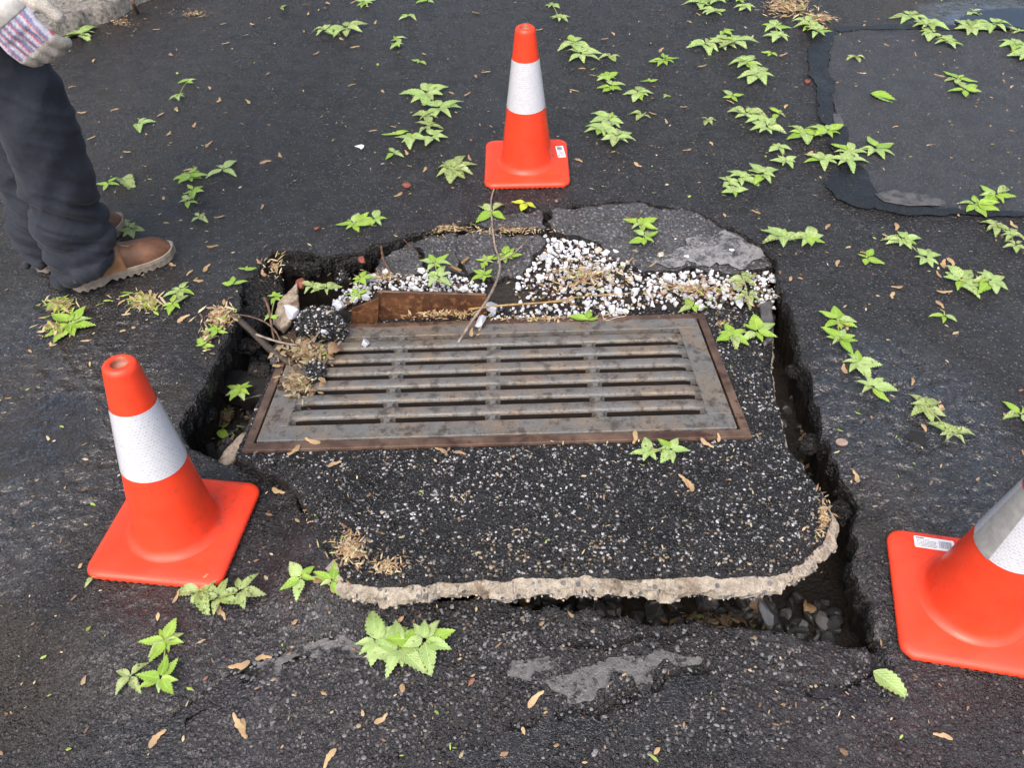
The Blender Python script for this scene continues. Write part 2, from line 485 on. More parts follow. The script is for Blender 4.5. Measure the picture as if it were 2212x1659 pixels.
def mat_band():
    t = NT('reflective_sheeting'); uv = t.coord('UV')
    br = t.node('ShaderNodeTexBrick', {'Vector': uv, 'Scale': 1.0, 'Mortar Size': .0007, 'Mortar Smooth': .3, 'Brick Width': .0075, 'Row Height': .0062, 'Color1': (.48, .50, .555, 1), 'Color2': (.56, .58, .63, 1), 'Mortar': (.66, .675, .71, 1)}, offset=.5)
    p = t.coord()
    col = t.mix(t.mapr(t.noise(p, 120, 3, .65), .69, .75), br.outputs[0], (.16, .16, .17))
    col = t.mix(t.math('MULTIPLY', t.mapr(t.noise(p, 12, 4, .65), .5, .7), .3), col, (.48, .48, .50))
    return t.fin(col, .32, None, .6, 0, {'Coat Weight': .5, 'Coat Roughness': .12})
MAT['band'] = mat_band()
MAT['seam'] = mat_simple('worn_sheeting', (.26, .26, .26), (.36, .36, .35), 60, .4, .2)
MAT['sticker'] = mat_simple('white_sticker', (.68, .69, .72), (.78, .79, .82), 40, .45, 0)
MAT['print'] = mat_simple('grey_print', (.11, .12, .14), (.17, .18, .20), 40, .5, 0)
MAT['hollow'] = mat_simple('cone_inside', (.30, .12, .08), (.38, .17, .12), 30, .6, 0)

def mat_leaf(name, ca, cb, vein, rough=.42, spots=.0, spotcol=(.045, .028, .014), trans=.25):
    t = NT(name); uv = t.coord('UV'); s = t.node('ShaderNodeSeparateXYZ', {0: uv})
    oi = t.n.new('ShaderNodeObjectInfo').outputs['Random']
    p = t.pos()
    au = t.math('ABSOLUTE', t.math('SUBTRACT', s.outputs[0], .5))
    w = t.math('SINE', t.math('MULTIPLY', t.math('SUBTRACT', s.outputs[1], t.math('MULTIPLY', au, .55)), 62.0))
    col = t.mix(oi, ca, cb)
    col = t.mix(t.mapr(t.noise(p, 45, 4, .6), .35, .7), col, t.mix(.5, col, tuple(c * .62 for c in ca)))
    col = t.mix(t.math('MULTIPLY', t.mapr(w, .72, 1.0), .35), col, vein)
    col = t.mix(t.mapr(au, .012, .03, .9, 0), col, vein)
    if spots:
        col = t.mix(t.math('MULTIPLY', t.mapr(t.noise(p, 130, 4, .7), .66 - .1 * spots, .72 - .08 * spots), .85), col, spotcol)
    n = t.bump(t.math('ADD', t.math('MULTIPLY', w, .4), t.noise(p, 200, 2)), .3, .0012)
    return t.fin(col, rough, n, .45, 0, {'Transmission Weight': 0.0, 'Subsurface Weight': .15, 'Subsurface Radius': (.003, .006, .001), 'Subsurface Scale': .5})
MAT['leaf_g'] = mat_leaf('leaf_upper_green', (.19, .35, .035), (.29, .44, .065), (.40, .52, .15), .33, .25)
MAT['leaf_p'] = mat_leaf('leaf_underside_pale', (.25, .385, .115), (.34, .45, .17), (.44, .55, .25), .5, .7)
MAT['leaf_w'] = mat_leaf('leaf_wilted', (.23, .33, .09), (.30, .37, .16), (.38, .44, .2), .45, 1.2)
MAT['leaf_y'] = mat_leaf('leaf_yellow_green', (.40, .48, .03), (.34, .50, .05), (.48, .56, .14), .35, .3)
MAT['stem'] = mat_simple('green_stem', (.22, .30, .08), (.33, .36, .13), 60, .5, 0)
MAT['twig'] = mat_simple('brown_twig', (.07, .036, .022), (.15, .09, .06), 60, .6, .3)
MAT['greytwig'] = mat_simple('grey_twig', (.15, .115, .09), (.30, .25, .20), 50, .65, .4)
def mat_seed():
    t = NT('dry_maple_key'); uv = t.coord('UV'); s = t.node('ShaderNodeSeparateXYZ', {0: uv})
    oi = t.n.new('ShaderNodeObjectInfo').outputs['Random']
    w = t.math('SINE', t.math('ADD', t.math('MULTIPLY', s.outputs[1], 46.0), t.math('MULTIPLY', s.outputs[0], 9.0)))
    col = t.mix(oi, (.36, .225, .115), (.50, .36, .20))
    col = t.mix(t.mapr(s.outputs[0], .35, .95), col, t.mix(oi, (.22, .155, .085), (.40, .29, .16)))
    col = t.mix(t.math('MULTIPLY', t.mapr(w, .5, 1), .35), col, (.20, .115, .05))
    return t.fin(col, .5, None, .4)
MAT['seed'] = mat_seed()
def mat_marble(name):
    t = NT(name); p = t.coord(); oi = t.n.new('ShaderNodeObjectInfo').outputs['Random']
    col = t.mix(oi, (.56, .58, .62), (.72, .73, .74)) if name[0] == 'w' else t.mix(oi, (.42, .45, .50), (.5, .53, .58))
    col = t.mix(t.mapr(oi, .93, .95), col, (.46, .40, .31)) if name[0] == 'w' else col
    col = t.mix(t.math('MULTIPLY', t.mapr(t.noise(p, 130, 4, .7), .46, .7), .7), col, (.26, .28, .33))
    return t.fin(col, .5, t.bump(t.noise(p, 160, 3), .4, .002), .4)
MAT['marble'] = mat_marble('white_marble_chip')
MAT['marble2'] = mat_marble('bluish_marble')
MAT['darkstone'] = mat_simple('wet_trap_rock', (.022, .024, .027), (.065, .068, .07), 25, .32, .3, .002)
MAT['tan_conc'] = mat_simple('broken_mortar', (.20, .165, .125), (.36, .30, .235), 60, .75, .8, .003, c3=(.11, .075, .05), s3=40)
MAT['redstone'] = mat_simple('red_brick_bit', (.17, .045, .028), (.25, .075, .05), 50, .6, .5)
MAT['blackplastic'] = mat_simple('black_pipe', (.011, .011, .012), (.020, .019, .018), 20, .42, .15)
MAT['tar'] = mat_simple('black_tar', (.008, .008, .009), (.014, .014, .016), 22, .30, .35, .002)
MAT['dusty'] = mat_simple('silt_film', (.060, .060, .063), (.105, .103, .102), 28, .42, .35, .0015, c3=(.035, .035, .037), s3=40)
MAT['kerb'] = mat_simple('pebbly_concrete', (.13, .118, .105), (.30, .28, .25), 70, .7, .7, .004, c3=(.07, .06, .05), s3=30)
MAT['oldleaf'] = mat_simple('dead_leaf', (.17, .10, .055), (.31, .21, .125), 60, .55, .4, .002)
MAT['litterwhite'] = mat_simple('white_litter', (.6, .65, .75), (.75, .8, .88), 40, .4, .2)
MAT['penny'] = mat_simple('dull_disc', (.24, .17, .13), (.33, .25, .2), 60, .5, .2)
MAT['wood'] = mat_simple('yellow_wood', (.20, .12, .045), (.34, .22, .09), 40, .55, .3)
MAT['rubber'] = mat_simple('pale_rubber', (.36, .30, .2), (.46, .4, .29), 40, .5, .1)
MAT['bottle'] = mat_simple('clear_plastic', (.09, .10, .12), (.2, .22, .25), 30, .15, .5, .006)
def mat_water():
    t = NT('puddle_water'); p = t.pos()
    return t.fin((.010, .009, .007), .03, t.bump(t.noise(p, 9, 3), .04, .004), .6)
MAT['water'] = mat_water()

# ------------------------------------------------------------------ cones' poses (needed by the ground, which carries them)
def cone_rot(yaw, tx, ty):
    return Matrix.Rotation(ty, 3, 'Y') @ Matrix.Rotation(tx, 3, 'X') @ Matrix.Rotation(yaw, 3, 'Z')
CONES = [
    dict(xy=(.075, 2.345), R=cone_rot(-.027, radians(1.5), 0), label='orange traffic cone farthest back, upright behind the sunken grate', sticker=(.105, .045, 0)),
    dict(xy=(-.709, .953), R=cone_rot(-.107, radians(-5.1), radians(4.3)), label='scuffed orange traffic cone on the left, leaning beside the open hole', sticker=None),
    dict(xy=(.850, .725), R=cone_rot(-.236, radians(1.1), radians(-2.3)), label='orange traffic cone cut off by the right edge of the photo', sticker=(-.065, .108, 1)),
]
SK, SZ0, SY0 = -.18, .02, 1.137
def slab_z(y): return SZ0 + SK * (np.asarray(y, float) - SY0)
HUMP = [(-.60, 1.115), (-.52, 1.075), (-.46, .99), (-.405, .90), (-.37, .84)]
def gz(x, y):
    """height of the road surface"""
    x = np.asarray(x, float); y = np.asarray(y, float)
    z = .012 * fbm(x * 1.1, y * 1.1, 3, 3)
    for c in CONES:
        n = c['R'] @ Vector((0, 0, 1))
        dx, dy = x - c['xy'][0], y - c['xy'][1]
        w = 1 - sstep(.20, .40, np.hypot(dx, dy))
        z = z * (1 - w) + w * (-(n.x * dx + n.y * dy) / n.z)
    # the strip left of the slab has been lifted along with it
    k = HUMP
    d = np.full(np.shape(x), 9.0); ty = np.zeros(np.shape(x))
    for a, b in zip(k[:-1], k[1:]):
        ex, ey = b[0] - a[0], b[1] - a[1]
        tt = np.clip(((x - a[0]) * ex + (y - a[1]) * ey) / (ex * ex + ey * ey), 0, 1)
        q = np.hypot(x - a[0] - tt * ex, y - a[1] - tt * ey)
        ty = np.where(q < d, a[1] + tt * ey, ty); d = np.minimum(d, q)
    c = CONES[1]['xy']
    w = (1 - sstep(.0, .17, d)) * sstep(.20, .27, np.hypot(x - c[0], y - c[1]))
    z = z + w * np.clip(slab_z(ty) - .012, 0, .05)
    return z
def road_pt(px, py, dz=0.0):
    p = on_plane(px, py, dz)
    for _ in range(4):
        p = on_plane(px, py, float(gz(p[0], p[1])) + dz)
    return p
SK, SZ0, SY0 = -.18, .02, 1.137
def slab_z(y): return SZ0 + SK * (np.asarray(y, float) - SY0)
def slab_pt(px, py, dz=0.0): return on_plane(px, py, SZ0 + dz, SK, SY0)
def bed_z(x, y):
    """top of the silt bed behind the grate"""
    return -.082 + .034 * sstep(1.66, 1.86, y)
def bed_pt(px, py, dz=0.0):
    p = on_plane(px, py, -.05)
    for _ in range(4): p = on_plane(px, py, float(bed_z(p[0], p[1])) + dz)
    return p

# ------------------------------------------------------------------ road with the collapsed opening
HOLE_PX = [(590, 541), (660, 543), (730, 548), (790, 535), (850, 517), (885, 505), (940, 490), (1000, 478), (1040, 462), (1100, 452), (1175, 449), (1270, 437), (1390, 432), (1440, 444), (1500, 452), (1560, 478), (1610, 500), (1650, 530), (1673, 548),
           (1683, 590), (1700, 640), (1716, 690), (1745, 790), (1768, 880), (1790, 960), (1810, 1010), (1838, 1055), (1862, 1085), (1836, 1130), (1846, 1170), (1840, 1230), (1862, 1270), (1886, 1305), (1893, 1395),
           (1800, 1388), (1700, 1372), (1560, 1352), (1400, 1346), (1300, 1325), (1200, 1310), (1030, 1292), (900, 1290), (800, 1282), (738, 1262),
           (722, 1200), (688, 1140), (656, 1095), (632, 1055), (600, 1030), (560, 1012), (520, 1006), (470, 1003), (430, 985), (402, 960), (388, 920), (410, 880), (440, 825), (470, 760), (490, 735), (505, 690), (520, 640), (525, 605), (555, 578)]
HOLE = resample([road_pt(*p) for p in HOLE_PX], .006, .010, 5, 30.)
STEP = .0065
xs = np.concatenate([-60 + np.array([0, 30, 45, 52]), np.linspace(-5.5, -1.32, 120)[:-1], np.arange(-1.32, 1.32, STEP), np.linspace(1.32, 5.5, 120), np.array([8, 15, 30, 60])])
ys = np.concatenate([np.array([-60, -30, -10, -3, -1]), np.linspace(0, .42, 14)[:-1], np.arange(.42, 2.25, STEP), np.linspace(2.25, 4.6, 150), np.linspace(4.6, 8, 40)[1:], np.array([10, 15, 30, 60])])
XY, Q, rim = sheet(xs, ys, None, [HOLE])
near = (np.abs(XY[:, 0]) < 1.4) & (XY[:, 1] > .3) & (XY[:, 1] < 2.5)
hd = np.full(len(XY), 9.0)
hd[near] = nearest(HOLE[::2], XY[near, 0], XY[near, 1])[2]
z = gz(XY[:, 0], XY[:, 1])
fine_w = np.where((np.abs(XY[:, 0]) < 1.32) & (XY[:, 1] > .4) & (XY[:, 1] < 2.26), 1.0, .4)
z += fine_w * .0018 * fbm(XY[:, 0] * 70, XY[:, 1] * 70, 8, 3)
edge = np.exp(-hd / .03)
z -= edge * .012 * np.clip(.4 + fbm(XY[:, 0] * 18, XY[:, 1] * 18, 33, 3) * 2, 0, 2)
# fine cracks fanning out from the opening
def crack(pts, width, depth):
    global z
    P = np.array([road_pt(*p)[:2] for p in pts])
    P = np.array([P[0] + (P[-1] - P[0]) * 0] + list(P[1:]))
    m = (XY[:, 0] > P[:, 0].min() - .1) & (XY[:, 0] < P[:, 0].max() + .1) & (XY[:, 1] > P[:, 1].min() - .1) & (XY[:, 1] < P[:, 1].max() + .1)
    x, y = XY[m, 0], XY[m, 1]
    x = x + .012 * fbm(x * 25, y * 25, 71, 3); y = y + .012 * fbm(x * 25, y * 25, 72, 3)
    d = np.full(m.sum(), 9.0)
    for a, b in zip(P[:-1], P[1:]):
        e = b - a; tt = np.clip(((x - a[0]) * e[0] + (y - a[1]) * e[1]) / (e @ e), 0, 1)
        d = np.minimum(d, np.hypot(x - a[0] - tt * e[0], y - a[1] - tt * e[1]))
    z[m] -= depth * (1 - sstep(width * .3, width, d))
crack([(1893, 1392), (1905, 1430), (1880, 1460), (1850, 1475)], .012, .020)
crack([(1850, 1475), (1760, 1490), (1690, 1470)], .012, .010)
crack([(1110, 1560), (1200, 1550), (1300, 1530), (1420, 1470), (1520, 1440)], .014, .018)
crack([(250, 1690), (300, 1640), (350, 1572), (440, 1510), (540, 1450), (700, 1390)], .016, .026)
crack([(1170, 455), (1120, 470), (1050, 470)], .01, .012)
crack([(1240, 1390), (1330, 1385), (1400, 1365), (1480, 1360)], .012, .016)
crack([(1170, 452), (1160, 420), (1175, 395)], .008, .004)
crack([(640, 1060), (605, 1040), (560, 1040)], .009, .006)
crack([(1690, 1475), (1760, 1490), (1850, 1480), (1930, 1490)], .012, .005)
crack([(1320, 1390), (1380, 1370), (1440, 1365)], .008, .004)
mask = np.zeros((len(XY), 3))
def blob(ch, px, py, rx, ry, v, soft=.5, ang=0):
    c = road_pt(px, py); ex = road_pt(px + rx, py); ey = road_pt(px, py - ry)
    ax, ay = np.linalg.norm(ex - c), np.linalg.norm(ey - c)
    dx, dy = XY[:, 0] - c[0], XY[:, 1] - c[1]
    d = np.sqrt((dx / ax) ** 2 + (dy / ay) ** 2) + .5 * fbm(XY[:, 0] * 3, XY[:, 1] * 3, 44 + ch, 4)
    mask[:, ch] = np.maximum(mask[:, ch], v * (1 - sstep(1 - soft, 1 + soft, d)))
mask[:, 0] = .12 + .36 * np.clip(fbm(XY[:, 0] * 1.5, XY[:, 1] * 1.5, 61, 5) * 1.6 + .25, 0, 1)
blob(0, 70, 930, 170, 110, .86, .5); blob(0, 120, 960, 330, 240, .66); blob(0, 1960, 930, 280, 210, .72); blob(0, 150, 700, 260, 200, .55); blob(0, 2150, 60, 220, 60, .95)
blob(0, 330, 560, 300, 160, .4); blob(0, 700, 450, 300, 100, .35)
mask[:, 1] = .12
blob(1, 60, 950, 260, 200, .95); blob(1, 120, 1300, 330, 240, .6); blob(1, 2080, 30, 250, 60, .9); blob(1, 1950, 1080, 120, 90, .7); blob(1, 250, 300, 250, 260, .45); blob(1, 300, 20, 300, 60, .5)
mask[:, 2] = .25
blob(2, 1000, 1450, 700, 170, .95); blob(2, 640, 1380, 160, 120, .9); blob(2, 1700, 1480, 300, 160, .5); blob(2, 1870, 1330, 60, 150, .6)
rip = (1 - np.abs(fbm(XY[:, 0] * 30, XY[:, 1] * 42, 88, 3)) * 2.4) + .8 * fbm(XY[:, 0] * 60, XY[:, 1] * 80, 89, 2)
z = z + fine_w * .0050 * rip * sstep(.35, .68, mask[:, 0]) * (1 - sstep(.72, .9, mask[:, 0])) * (1 - edge)
V = np.column_stack([XY, z])
nV = len(V)
V, F, mi = skirt(V, Q, rim, [(.003, .010, .004, 1), (.000, .030, .010, 1), (-.004, .055, .012, 1), (-.014, .082, .014, 1), (-.03, .13, .015, 2), (-.05, .32, .02, 2)])
mask = np.vstack([mask, np.tile([.1, .3, .3], (len(V) - nV, 1))])
road = link('road', mesh_from('road', V, F, [MAT['road'], MAT['asph_edge'], MAT['soil']], mi, True, {'mask': mask}))
tag(road, kind='structure')

# exposed aggregate set into the worn road in front
def ico():
    bm = bmesh.new(); bmesh.ops.create_icosphere(bm, subdivisions=1, radius=1)
    V = np.array([v.co[:] for v in bm.verts]); F = np.array([[v.index for v in f.verts] for f in bm.faces]); bm.free()
    return V, F
ICOV, ICOF = ico()
def pebbles(name, pos, size, flat, colors, mat, parent=None, sink=.0, faceted=True):
    n = len(pos)
    rot = RNG.uniform(0, 2 * pi, n)
    sc = np.stack([size * RNG.uniform(.75, 1.25, n), size * RNG.uniform(.55, 1.0, n), size * flat * RNG.uniform(.7, 1.1, n)], -1)
    B = ICOV[None] * (1 + RNG.uniform(-.22, .22, (n, len(ICOV), 1))) * sc[:, None, :]
    tilt = RNG.uniform(-.35, .35, n)
    B2 = B.copy(); B2[..., 1] = B[..., 1] * np.cos(tilt)[:, None] - B[..., 2] * np.sin(tilt)[:, None]; B2[..., 2] = B[..., 1] * np.sin(tilt)[:, None] + B[..., 2] * np.cos(tilt)[:, None]
    c, s = np.cos(rot)[:, None], np.sin(rot)[:, None]
    B3 = B2.copy(); B3[..., 0] = B2[..., 0] * c - B2[..., 1] * s; B3[..., 1] = B2[..., 0] * s + B2[..., 1] * c
    P = B3 + np.asarray(pos)[:, None, :]
    P[..., 2] -= sink
    Fc = (ICOF[None] + (np.arange(n) * len(ICOV))[:, None, None]).reshape(-1, 3)
    cl = np.repeat(np.asarray(colors), len(ICOV), 0)
    o = link(name, mesh_from(name, P.reshape(-1, 3), Fc, [mat], None, not faceted, {'tint': cl}), parent)
    return tag(o, kind='stuff')
def scatter_in(P, n):
    lo, hi = P.min(0), P.max(0)
    out = np.zeros((0, 2))
    while len(out) < n:
        q = RNG.uniform(lo, hi, (n * 2, 2))
        out = np.vstack([out, q[inside(P, q[:, 0], q[:, 1])]])
    return out[:n]
def grey_cols(n, lo, hi, dark=.5, dl=.012, dh=.03, tan_p=.05):
    u = RNG.uniform(0, 1, n)
    g = np.where(u < dark, RNG.uniform(dl, dh, n), RNG.uniform(lo, hi, n))
    c = np.stack([g, g * 1.01, g * 1.05], -1)
    tn = RNG.uniform(0, 1, n) < tan_p
    c[tn] = np.array([.26, .20, .13]) * RNG.uniform(.6, 1.2, (tn.sum(), 1))
    return c
front = np.array([road_pt(*p)[:2] for p in [(420, 1300), (740, 1290), (1050, 1310), (1880, 1410), (1930, 1500), (1750, 1600), (1400, 1640), (700, 1640), (420, 1500)]])
q = scatter_in(front, 3600)
dens = vnoise(q[:, 0] * 9, q[:, 1] * 9, 5)
q = q[RNG.uniform(0, 1, len(q)) < .25 + dens]
q = q[~inside(HOLE, q[:, 0], q[:, 1])]
d = nearest(HOLE[::3], q[:, 0], q[:, 1])[2]; q = q[d > .012]
pebbles('aggregate', np.column_stack([q, gz(q[:, 0], q[:, 1])]), RNG.uniform(.0016, .0052, len(q)) * RNG.uniform(.6, 1.1, len(q)), .35, grey_cols(len(q), .06, .17, .25, .02, .05, .03), MAT['grit'], road, .0004)

# ------------------------------------------------------------------ bottom of the opening
lo, hi = HOLE.min(0) - .12, HOLE.max(0) + .12
gx, gy = np.arange(lo[0], hi[0], .02), np.arange(lo[1], hi[1], .02)
XYp, Qp, rp = sheet(gx, gy)
def pit_z(x, y):
    z = -.25 + .03 * fbm(np.asarray(x) * 6, np.asarray(y) * 6, 21, 4)
    z = z + .07 * (1 - sstep(-.72, -.55, x)) * (1 - sstep(1.0, 1.5, y) * .7)
    z = z + .055 * (1 - sstep(.72, .95, y))
    return z
V = np.column_stack([XYp, pit_z(XYp[:, 0], XYp[:, 1])])
pit = tag(link('soil_pit', mesh_from('soil_pit', V, Qp, [MAT['soil']], None, True)), kind='structure')
def pit_pt(px, py, dz=0.0):
    p = on_plane(px, py, -.2)
    for _ in range(6): p = on_plane(px, py, float(pit_z(p[0], p[1])) + dz)
    return p

# ------------------------------------------------------------------ the tilted drain slab
GRATE_W, GRATE_D = 1.145, .533
g_fl, g_fr = slab_pt(521, 985), slab_pt(1620, 937)
g_c = (g_fl + g_fr) / 2
g_yaw = -.012
gu = Vector((cos(g_yaw), sin(g_yaw), SK * sin(g_yaw))).normalized()
gn = Vector((0, -SK, 1)).normalized()
gv = gn.cross(gu).normalized()
g_o = Vector(g_c) - gu * (GRATE_W / 2)
GM = Matrix(((gu.x, gv.x, gn.x, g_o.x), (gu.y, gv.y, gn.y, g_o.y), (gu.z, gv.z, gn.z, g_o.z), (0, 0, 0, 1)))
def g2w(u, v, w=0.0): return GM @ Vector((u, v, w))
SLAB_PX = [(742, 1240), (800, 1252), (880, 1255), (960, 1242), (1100, 1238), (1240, 1232), (1400, 1240), (1500, 1231), (1600, 1235), (1680, 1225), (1740, 1203), (1776, 1160), (1798, 1115), (1794, 1080), (1765, 1040), (1735, 1000), (1700, 950), (1690, 900), (1676, 850), (1668, 800), (1672, 740), (1662, 690), (1655, 655), (1640, 630)]
SLAB = [slab_pt(*p)[:2] for p in SLAB_PX]
yb = 1.80
SLAB += [np.array([.80, yb]), np.array([-.50, yb - .05]), np.array([-.60, 1.72])]
gl = [g2w(-.012, GRATE_D), g2w(-.012, .0), g2w(-.012, -.012), g2w(.08, -.012)]
SLAB += [np.array(gl[0][:2]), np.array(gl[1][:2]), np.array(gl[2][:2])]
SLAB += [slab_pt(*p)[:2] for p in [(560, 1008), (600, 1022), (636, 1052), (662, 1095), (694, 1142), (726, 1198)]]
SLABP = resample(SLAB, .006, .0045, 15, 40.)
FR = np.array([np.array(g2w(u, v)[:2]) for u, v in ((.002, .002), (GRATE_W - .002, .002), (GRATE_W - .002, GRATE_D - .002), (.002, GRATE_D - .002))])
FRP = resample(FR, .006)
lo, hi = SLABP.min(0), SLABP.max(0)
XYs, Qs, rs = sheet(np.arange(lo[0] - .01, hi[0] + .01, .0065), np.arange(lo[1] - .01, hi[1] + .01, .0065), SLABP, [FRP])
zs = slab_z(XYs[:, 1])
fd = nearest(FRP, XYs[:, 0], XYs[:, 1])[2]
sd = nearest(SLABP[::2], XYs[:, 0], XYs[:, 1])[2]
amp = sstep(0, .05, fd)
zs = zs - .004 + amp * (.004 + .010 * fbm(XYs[:, 0] * 5, XYs[:, 1] * 5, 12, 3) + .004 * fbm(XYs[:, 0] * 60, XYs[:, 1] * 60, 13, 3))
zs -= .016 * (1 - sstep(0, .05, sd)) * (fd > .03)
def slab_out(b):
    front = 1 - sstep(.86, .98, b[:, 1]); right = sstep(.5, .6, b[:, 0]) * .28
    return np.where(np.hypot(0, 0) + nearest(FRP, b[:, 0], b[:, 1])[2] < .004, -.05, np.maximum(front, right))
slab = thing('drain_slab', 'tilted asphalt-topped concrete slab round the drain, lifted at its front edge', 'slab', (0, 0, 0))
Vs, Fs, ms = skirt(np.column_stack([XYs, zs]), Qs, rs, [(.004, .004, .004, 0), (.008, .009, .006, 1), (.019, .012, .006, 1), (.025, .020, .005, 1), (.024, .032, .006, 1), (.014, .044, .010, 1), (-.012, .054, .012, 1), (-.06, .07, .012, 1), (-.09, .14, .01, 1)], slab_out, .014)
_c = Vs[Fs].mean(1); ms[(ms == 1) & ((_c[:, 0] < -.37) | ((_c[:, 0] < -.3) & (_c[:, 1] > .86)))] = 2
top = link('asphalt_top', mesh_from('asphalt_top', Vs, Fs, [MAT['slab_top'], MAT['concrete'], MAT['asph_edge']], ms, True), slab)
# loose-looking grit bound into its surface
q = scatter_in(SLABP, 30000)
q = q[~inside(FRP, q[:, 0], q[:, 1])]
sd = nearest(SLABP[::2], q[:, 0], q[:, 1])[2]; fd = nearest(FRP, q[:, 0], q[:, 1])[2]
keep = (q[:, 1] < 1.69) & (fd > .006) & (sd > .003)
q, sd, fd = q[keep], sd[keep], fd[keep]
zq = slab_z(q[:, 1]) + .010 * fbm(q[:, 0] * 5, q[:, 1] * 5, 12, 3) * sstep(0, .05, fd) - .004 * (1 - sstep(0, .05, fd)) - .016 * (1 - sstep(0, .05, sd)) * (fd > .03)
cl = grey_cols(len(q), .10, .40, .80, .005, .019, .02)
worn = vnoise(q[:, 0] * 12, q[:, 1] * 12, 77)
cl[(worn < .35)] *= .45
nr = (sd < .05 + .05 * vnoise(q[:, 0] * 14, q[:, 1] * 14, 79)) & (q[:, 1] < .92) & (RNG.uniform(0, 1, len(q)) < .12)
cl[nr] = np.array([.22, .17, .115]) * RNG.uniform(.5, 1.2, (nr.sum(), 1))
pebbles('grit', np.column_stack([q, zq]), RNG.uniform(.0022, .0048, len(q)), .75, cl, MAT['grit'], slab, .0004)
k = (ms == 1)
fc = Vs[Fs[k]].mean(1); fc = fc[(fc[:, 1] < 1.0) | (fc[:, 0] > .55)]
fc = fc[RNG.uniform(0, 1, len(fc)) < .38] + RNG.normal(0, .002, (1, 3))
pebbles('concrete_aggregate', fc, RNG.uniform(.0012, .0048, len(fc)), .8, np.where(RNG.uniform(0, 1, (len(fc), 1)) < .5, np.array([[.10, .11, .13]]), np.array([[.36, .31, .25]])) * RNG.uniform(.5, 1.2, (len(fc), 1)), MAT['grit'], slab, .0006)
# the pit of the drain below the grate
b = MB()
for (u0, u1, v0, v1) in ((.0, .03, .0, GRATE_D), (GRATE_W - .03, GRATE_W, .0, GRATE_D), (.03, GRATE_W - .03, .0, .03), (.03, GRATE_W - .03, GRATE_D - .03, GRATE_D)):
    b.box(u0, u1, v0, v1, -.75, -.075)
b.box(-.02, GRATE_W + .02, -.02, GRATE_D + .02, -.80, -.752)
o = b.build('basin_wall', [MAT['soil']], slab); o.matrix_local = GM

# ------------------------------------------------------------------ the cast iron grate
grate = thing('drain_grate', 'rusty cast iron storm drain grate with long rounded bars, set in the slab', 'drain grate')
grate.matrix_world = GM
def gpart(name, mb, mat, smooth=False, bev=.002):
    o = mb.build(name, [mat], grate, smooth)
    if bev:
        md = o.modifiers.new('bevel', 'BEVEL'); md.width = bev; md.segments = 2; md.limit_method = 'ANGLE'; md.angle_limit = radians(40)
    return o
b = MB()
fw_, fd_ = .021, .026
b.box(0, GRATE_W, 0, fd_, -.07, .004); b.box(0, GRATE_W, GRATE_D - .022, GRATE_D, -.07, .0045)
b.box(0, fw_, fd_, GRATE_D - .022, -.07, .0043); b.box(GRATE_W - fw_, GRATE_W, fd_, GRATE_D - .022, -.07, .0042)
gpart('frame', b, MAT['rust_edge'])
P0u, P1u, P0v, P1v = fw_ + .005, GRATE_W - fw_ - .006, fd_ + .004, GRATE_D - .022 - .004
S0u, S1u = .086, 1.062
ROW0, PITCHV, SW = .0945, .0588, .0118            # slot half width
S0v, S1v = ROW0 - SW, ROW0 + 6 * PITCHV + SW
b = MB()
zt, zb = .006, -.045
b.box(P0u, P1u, P0v, S0v, zb, zt); b.box(P0u, P1u, S1v, P1v, zb, zt + .0003)
b.box(P0u, S0u, S0v, S1v, zb, zt + .0001); b.box(S1u, P1u, S0v, S1v, zb, zt + .0002)
gpart('rim', b, MAT['iron'])
def fillet(mb, u, v0, v1, sgn, w, z0, z1):
    """piece closing a slot with a round end: flat side at u, hollow towards sgn"""
    n = 8; vm = (v0 + v1) / 2; r = (v1 - v0) / 2
    prof = [(u + sgn * (w + r - r * cos(radians(-90 + 180 * i / n)) if False else w + r * (1 - cos(radians(-90 + 180 * i / n)))), vm + r * sin(radians(-90 + 180 * i / n))) for i in range(n + 1)]
    V = [(p[0], p[1], z) for z in (z0, z1) for p in prof] + [(u, v0, z0), (u, v1, z0), (u, v0, z1), (u, v1, z1)]
    k = n + 1; a, bb, c, d = 2 * k, 2 * k + 1, 2 * k + 2, 2 * k + 3
    F = []
    for i in range(n):
        F.append((i, i + 1, k + i + 1, k + i))
        F.append((c, k + i, k + i + 1) if i < n / 2 else (d, k + i, k + i + 1))
        F.append((a, i + 1, i) if i < n / 2 else (bb, i + 1, i))
    F.append((c, k + n // 2, d)); F.append((a, bb, n // 2))
    if sgn < 0: F = [f[::-1] for f in F]
    mb.add(V, F)
BR = [.316, .563, .814]
for i in range(6):
    vc = ROW0 + (i + .5) * PITCHV
    hw = PITCHV / 2 - SW
    sec = []
    for k in range(11):
        a = pi * k / 10
        sec.append((vc + hw * math.copysign(abs(cos(a)) ** .62, cos(a)), .000 + .0095 * max(0, sin(a)) ** .55))
    sec = [(vc + hw * .8, -.05)] + sec + [(vc - hw * .8, -.05)]
    mb = MB()
    us = np.linspace(S0u - .012, S1u + .012, 24)
    mb.rings([[(u, s[0], s[1] - (.0065 if j in (0, 23) else 0)) for s in sec] for j, u in enumerate(us)])
    nsec = len(sec)
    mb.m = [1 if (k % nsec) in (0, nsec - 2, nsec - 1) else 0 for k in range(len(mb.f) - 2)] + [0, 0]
    gpart('bar', mb, MAT['iron'], True, 0).data.materials.append(MAT['rust_shade'])
def small(name, me, u, v, flip=False):
    o = link(name, me, grate, (u, v, 0)); o.scale.x = -1 if flip else 1
    return o
mb = MB()
fillet(mb, 0, -SW, SW, 1, .006, -.03, .0050); fillet(mb, 0, -SW, SW, -1, .006, -.03, .0050)
_v = np.array(mb.v).round(6); _u, _i = np.unique(_v, axis=0, return_inverse=True); _i = _i.ravel()
